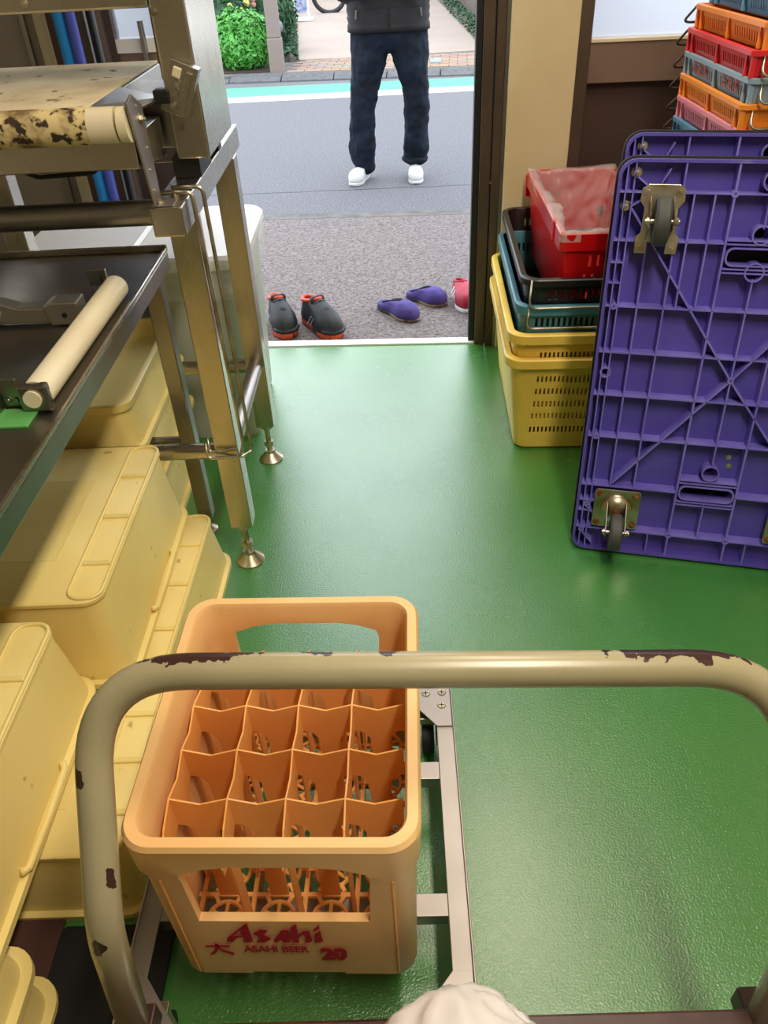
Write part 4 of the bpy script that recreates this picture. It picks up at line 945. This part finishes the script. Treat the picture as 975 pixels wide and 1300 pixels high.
blackf = mat('black_shoe_fabric', '1e2226', .6, c2='2b3036', vscale=40, bump=.3, bscale=200); orange = mat('orange_trim', 'f0522c', .5)
solem = mat('black_orange_sole', '232326', .6, c2='f06030', vscale=11, vlo=.50, vhi=.53)
for lb, h, e in (('left black and orange high safety shoe by the door sill', (-.512, 3.275), (-.425, 3.03)), ('right black and orange high safety shoe, toe turned to the right', (-.375, 3.235), (-.215, 3.00))):
    t, L = shoe('safety_shoe', lb, h, e, blackf, solem, orange, hc=.112, ht=.138, ol=.42, W=.112, sole_h=.028, laces=mat('grey_lace', '59606a', .7), toe_h=.046, pw=.75, group='black and orange shoes')
    [part('side_stripe', lambda bm: bar(bm, (s*.051, y, .034), (s*.044, y+.024, .072), .007, .004), mat('silver_trim', 'c8c8cc', .4), t) for s in (-1, 1) for y in (-.03, -.008)]
    part('tongue', lambda bm: loft(bm, [rrect(.030, .006, .005, 0, 3, 0, L*.01), rrect(.034, .007, .006, .045, 3, 0, -L*.055), rrect(.028, .006, .005, .056, 3, 0, -L*.06)], M=T((0, -.004, .092))), blackf, t, smooth='all')
    part('toe_cap', lambda bm: tube(bm, [(.048*math.cos(a), L*.5-.052+.050*math.sin(a), .040) for a in [k*PI/10 for k in range(11)]], .009, 8), blackf, t, smooth='all')
    part('fastening_dial', lambda bm: lathe(bm, [(.013, 0), (.013, .006), (.009, .009), (.001, .009)], (0, -.015, .125), 16, M=RX(-.6)), blackf, t, smooth=True)
purp = mat('purple_felt', '5a48a0', .8, c2='4c3c90', vscale=20, bump=.4, bscale=180); gum = mat('gum_sole', 'a08468', .7, c2='3a3038', vscale=6, vlo=.5, vhi=.56); dark = mat('dark_lining', '1c1830', .8)
for lb, h, e in (('nearer purple slip-on shoe with trodden heel on the apron', (-.045, 3.355), (.118, 3.165)), ('further purple slip-on shoe with trodden heel, right of its pair', (.085, 3.47), (.255, 3.34))):
    shoe('slip_on_shoe', lb, h, e, purp, gum, dark, hc=.03, ht=.074, ol=.56, pw=.75, W=.102, low_heel=True, toe_h=.036, sole_h=.016, group='purple slip-on shoes')
redf = mat('red_shoe_mesh', 'd02848', .6, c2='c01e3c', vscale=30, bump=.3, bscale=200)
for lb, h, e in (('red trainer with white stripes beside the door frame', (.318, 3.50), (.352, 3.235)), ('second red trainer mostly hidden behind the door frame', (.418, 3.50), (.445, 3.23))):
    t, L = shoe('red_trainer', lb, h, e, redf, white_p, redf, hc=.07, ht=.095, W=.098, laces=redf, pw=.9, ol=.36, group='red trainers')
    [part('side_stripe', lambda bm: bar(bm, (s*.046, y, .030), (s*.034, y+.014, .070), .010, .004), white_p, t) for s in (-1, 1) for y in (-.045, -.018, .009)]

# ================================================================ PERSON IN THE STREET
skin = mat('skin', 'd0a080', .5, sss=.1); navy = mat('navy_trousers_cloth', '0e1622', .8, c2='182436', vscale=8, bump=.4, bscale=40, spec=.2); jk = mat('black_jacket_cloth', '120f10', .7, c2='1a1617', vscale=14, bump=.3, bscale=60, spec=.3)
pe = thing('person', 'person standing in the street in a dark jacket, navy trousers and white trainers', 'person', (.063, 5.80, -.1), 0)
organic('body', [((0, -.005, 1.30), .12, (0, 0, 1.0), .12), ((0, 0, 1.38), .055, (0, -.01, 1.52), .05), ((-.09, 0, .95), .1, (-.2, .0, .50), .055), ((-.2, 0, .50), .05, (-.205, .03, .09), .038), ((.09, 0, .95), .1, (.155, 0, .50), .055), ((.155, 0, .5), .05, (.15, .03, .09), .038),
    ((-.17, 0, 1.38), .05, (-.27, .03, 1.12), .042), ((-.27, .03, 1.12), .04, (-.12, -.22, 1.16), .028), ((.17, 0, 1.38), .05, (.27, .03, 1.12), .042), ((.27, .03, 1.12), .04, (.12, -.22, 1.16), .028),
    ((-.11, -.235, 1.165), .027, (-.075, -.27, 1.18), .03), ((.11, -.235, 1.165), .027, (.075, -.27, 1.18), .03), ((0, -.10, 1.575), .014, (0, -.105, 1.555), .017)]
    + [((s*(.07-.012*k*.3), -.285, 1.20-.016*k), .009, (s*(.02+.004*k), -.305+.01*(k % 2), 1.195-.016*k), .0075) for s in (-1, 1) for k in range(4)]
    + [((s*.085, -.27, 1.20), .010, (s*.05, -.275, 1.225), .008) for s in (-1, 1)],
    .009, skin, pe, ellips=[((0, -.01, 1.60), 1, (.076, .092, .112)), ((-.078, 0, 1.59), 1, (.012, .022, .03)), ((.078, 0, 1.59), 1, (.012, .022, .03))], smooth=3)
part('hair', lambda bm: sphere(bm, (0, .012, 1.63), 1, 18, sc=(.084, .094, .095)), mat('black_hair', '15110f', .6, bump=.5), pe, smooth='all')
[part('eye', lambda bm: sphere(bm, (s*.03, -.092, 1.605), .010, 10), blackm, pe, smooth='all') for s in (-1, 1)]
part('mouth', lambda bm: sphere(bm, (0, -.088, 1.53), 1, 10, sc=(.022, .008, .005)), mat('lip', 'a05a50', .5), pe, smooth='all')
organic('trousers', [((-.12, 0, .985), .125, (.12, 0, .985), .125), ((-.12, 0, .90), .13, (.12, 0, .90), .13), ((-.118, 0, .86), .130, (-.165, -.01, .62), .100), ((-.17, -.01, .62), .095, (-.197, -.012, .44), .087), ((-.197, -.012, .44), .087, (-.215, .02, .17), .092), ((-.215, .02, .17), .088, (-.195, .03, .10), .075),
    ((.118, 0, .86), .130, (.160, -.01, .62), .098), ((.162, -.01, .62), .092, (.168, -.012, .44), .085), ((.168, -.012, .44), .085, (.168, .02, .2), .088), ((.168, .02, .2), .086, (.155, .03, .14), .076)], .010, navy, pe, smooth=4, disp=.034, dscale=.085)
part('rolled_cuff', lambda bm: tube(bm, [(.155+.074*math.cos(a*PI/10), .03+.07*math.sin(a*PI/10), .125+.006*math.sin(a*1.3)) for a in range(20)], .02, 8, True), navy, pe, smooth='all')
organic('jacket', [((-.13, 0, 1.02), .135, (.13, 0, 1.02), .135), ((-.125, 0, 1.15), .135, (.125, 0, 1.15), .135), ((-.13, 0, 1.32), .125, (.13, 0, 1.32), .125), ((-.13, 0, 1.385), .085, (.13, 0, 1.385), .085), ((-.19, 0, 1.37), .078, (-.28, .03, 1.12), .06), ((-.28, .03, 1.12), .06, (-.14, -.20, 1.155), .042), ((.19, 0, 1.37), .078, (.28, .03, 1.12), .06), ((.28, .03, 1.12), .06, (.14, -.20, 1.155), .042), ((0, 0, 1.42), .065, (0, 0, 1.47), .065)], .011, jk, pe, smooth=4, disp=.012, dscale=.05)
jo = [c for c in pe.children if c.name.startswith('jacket')][0]
bm = B(); lo = []
for z, g in ((.905, 0), (.91, .006), (.945, .004), (.95, -.002), (.985, .006), (.99, 0), (1.03, .006)):
    lo.append(rrect(.258+g, .142+g, .12, z, 8))
loft(bm, lo, True, True); finish('jacket_hem', bm, jk, pe, smooth='all')
part('front_zipper', lambda bm: bar(bm, (0, -.150, .915), (0, -.145, 1.12), .006, .005), jk, pe)
for s in (-1, 1): part('pocket_zipper', lambda bm: bar(bm, (s*.205, -.141, .985), (s*.200, -.146, 1.03), .008, .008), steel_l, pe)
whitef = mat('white_shoe_leather', 'f0eeee', .5)
for h, e in (((-.195, .10), (-.285, -.165)), ((.150, .10), (.158, -.185))):
    shoe('shoe', '', h, e, whitef, whitef, whitef, hc=.07, ht=.098, W=.105, laces=mat('grey_white_lace', 'c4c4c8', .7), pw=.9, z=0, parent=pe)
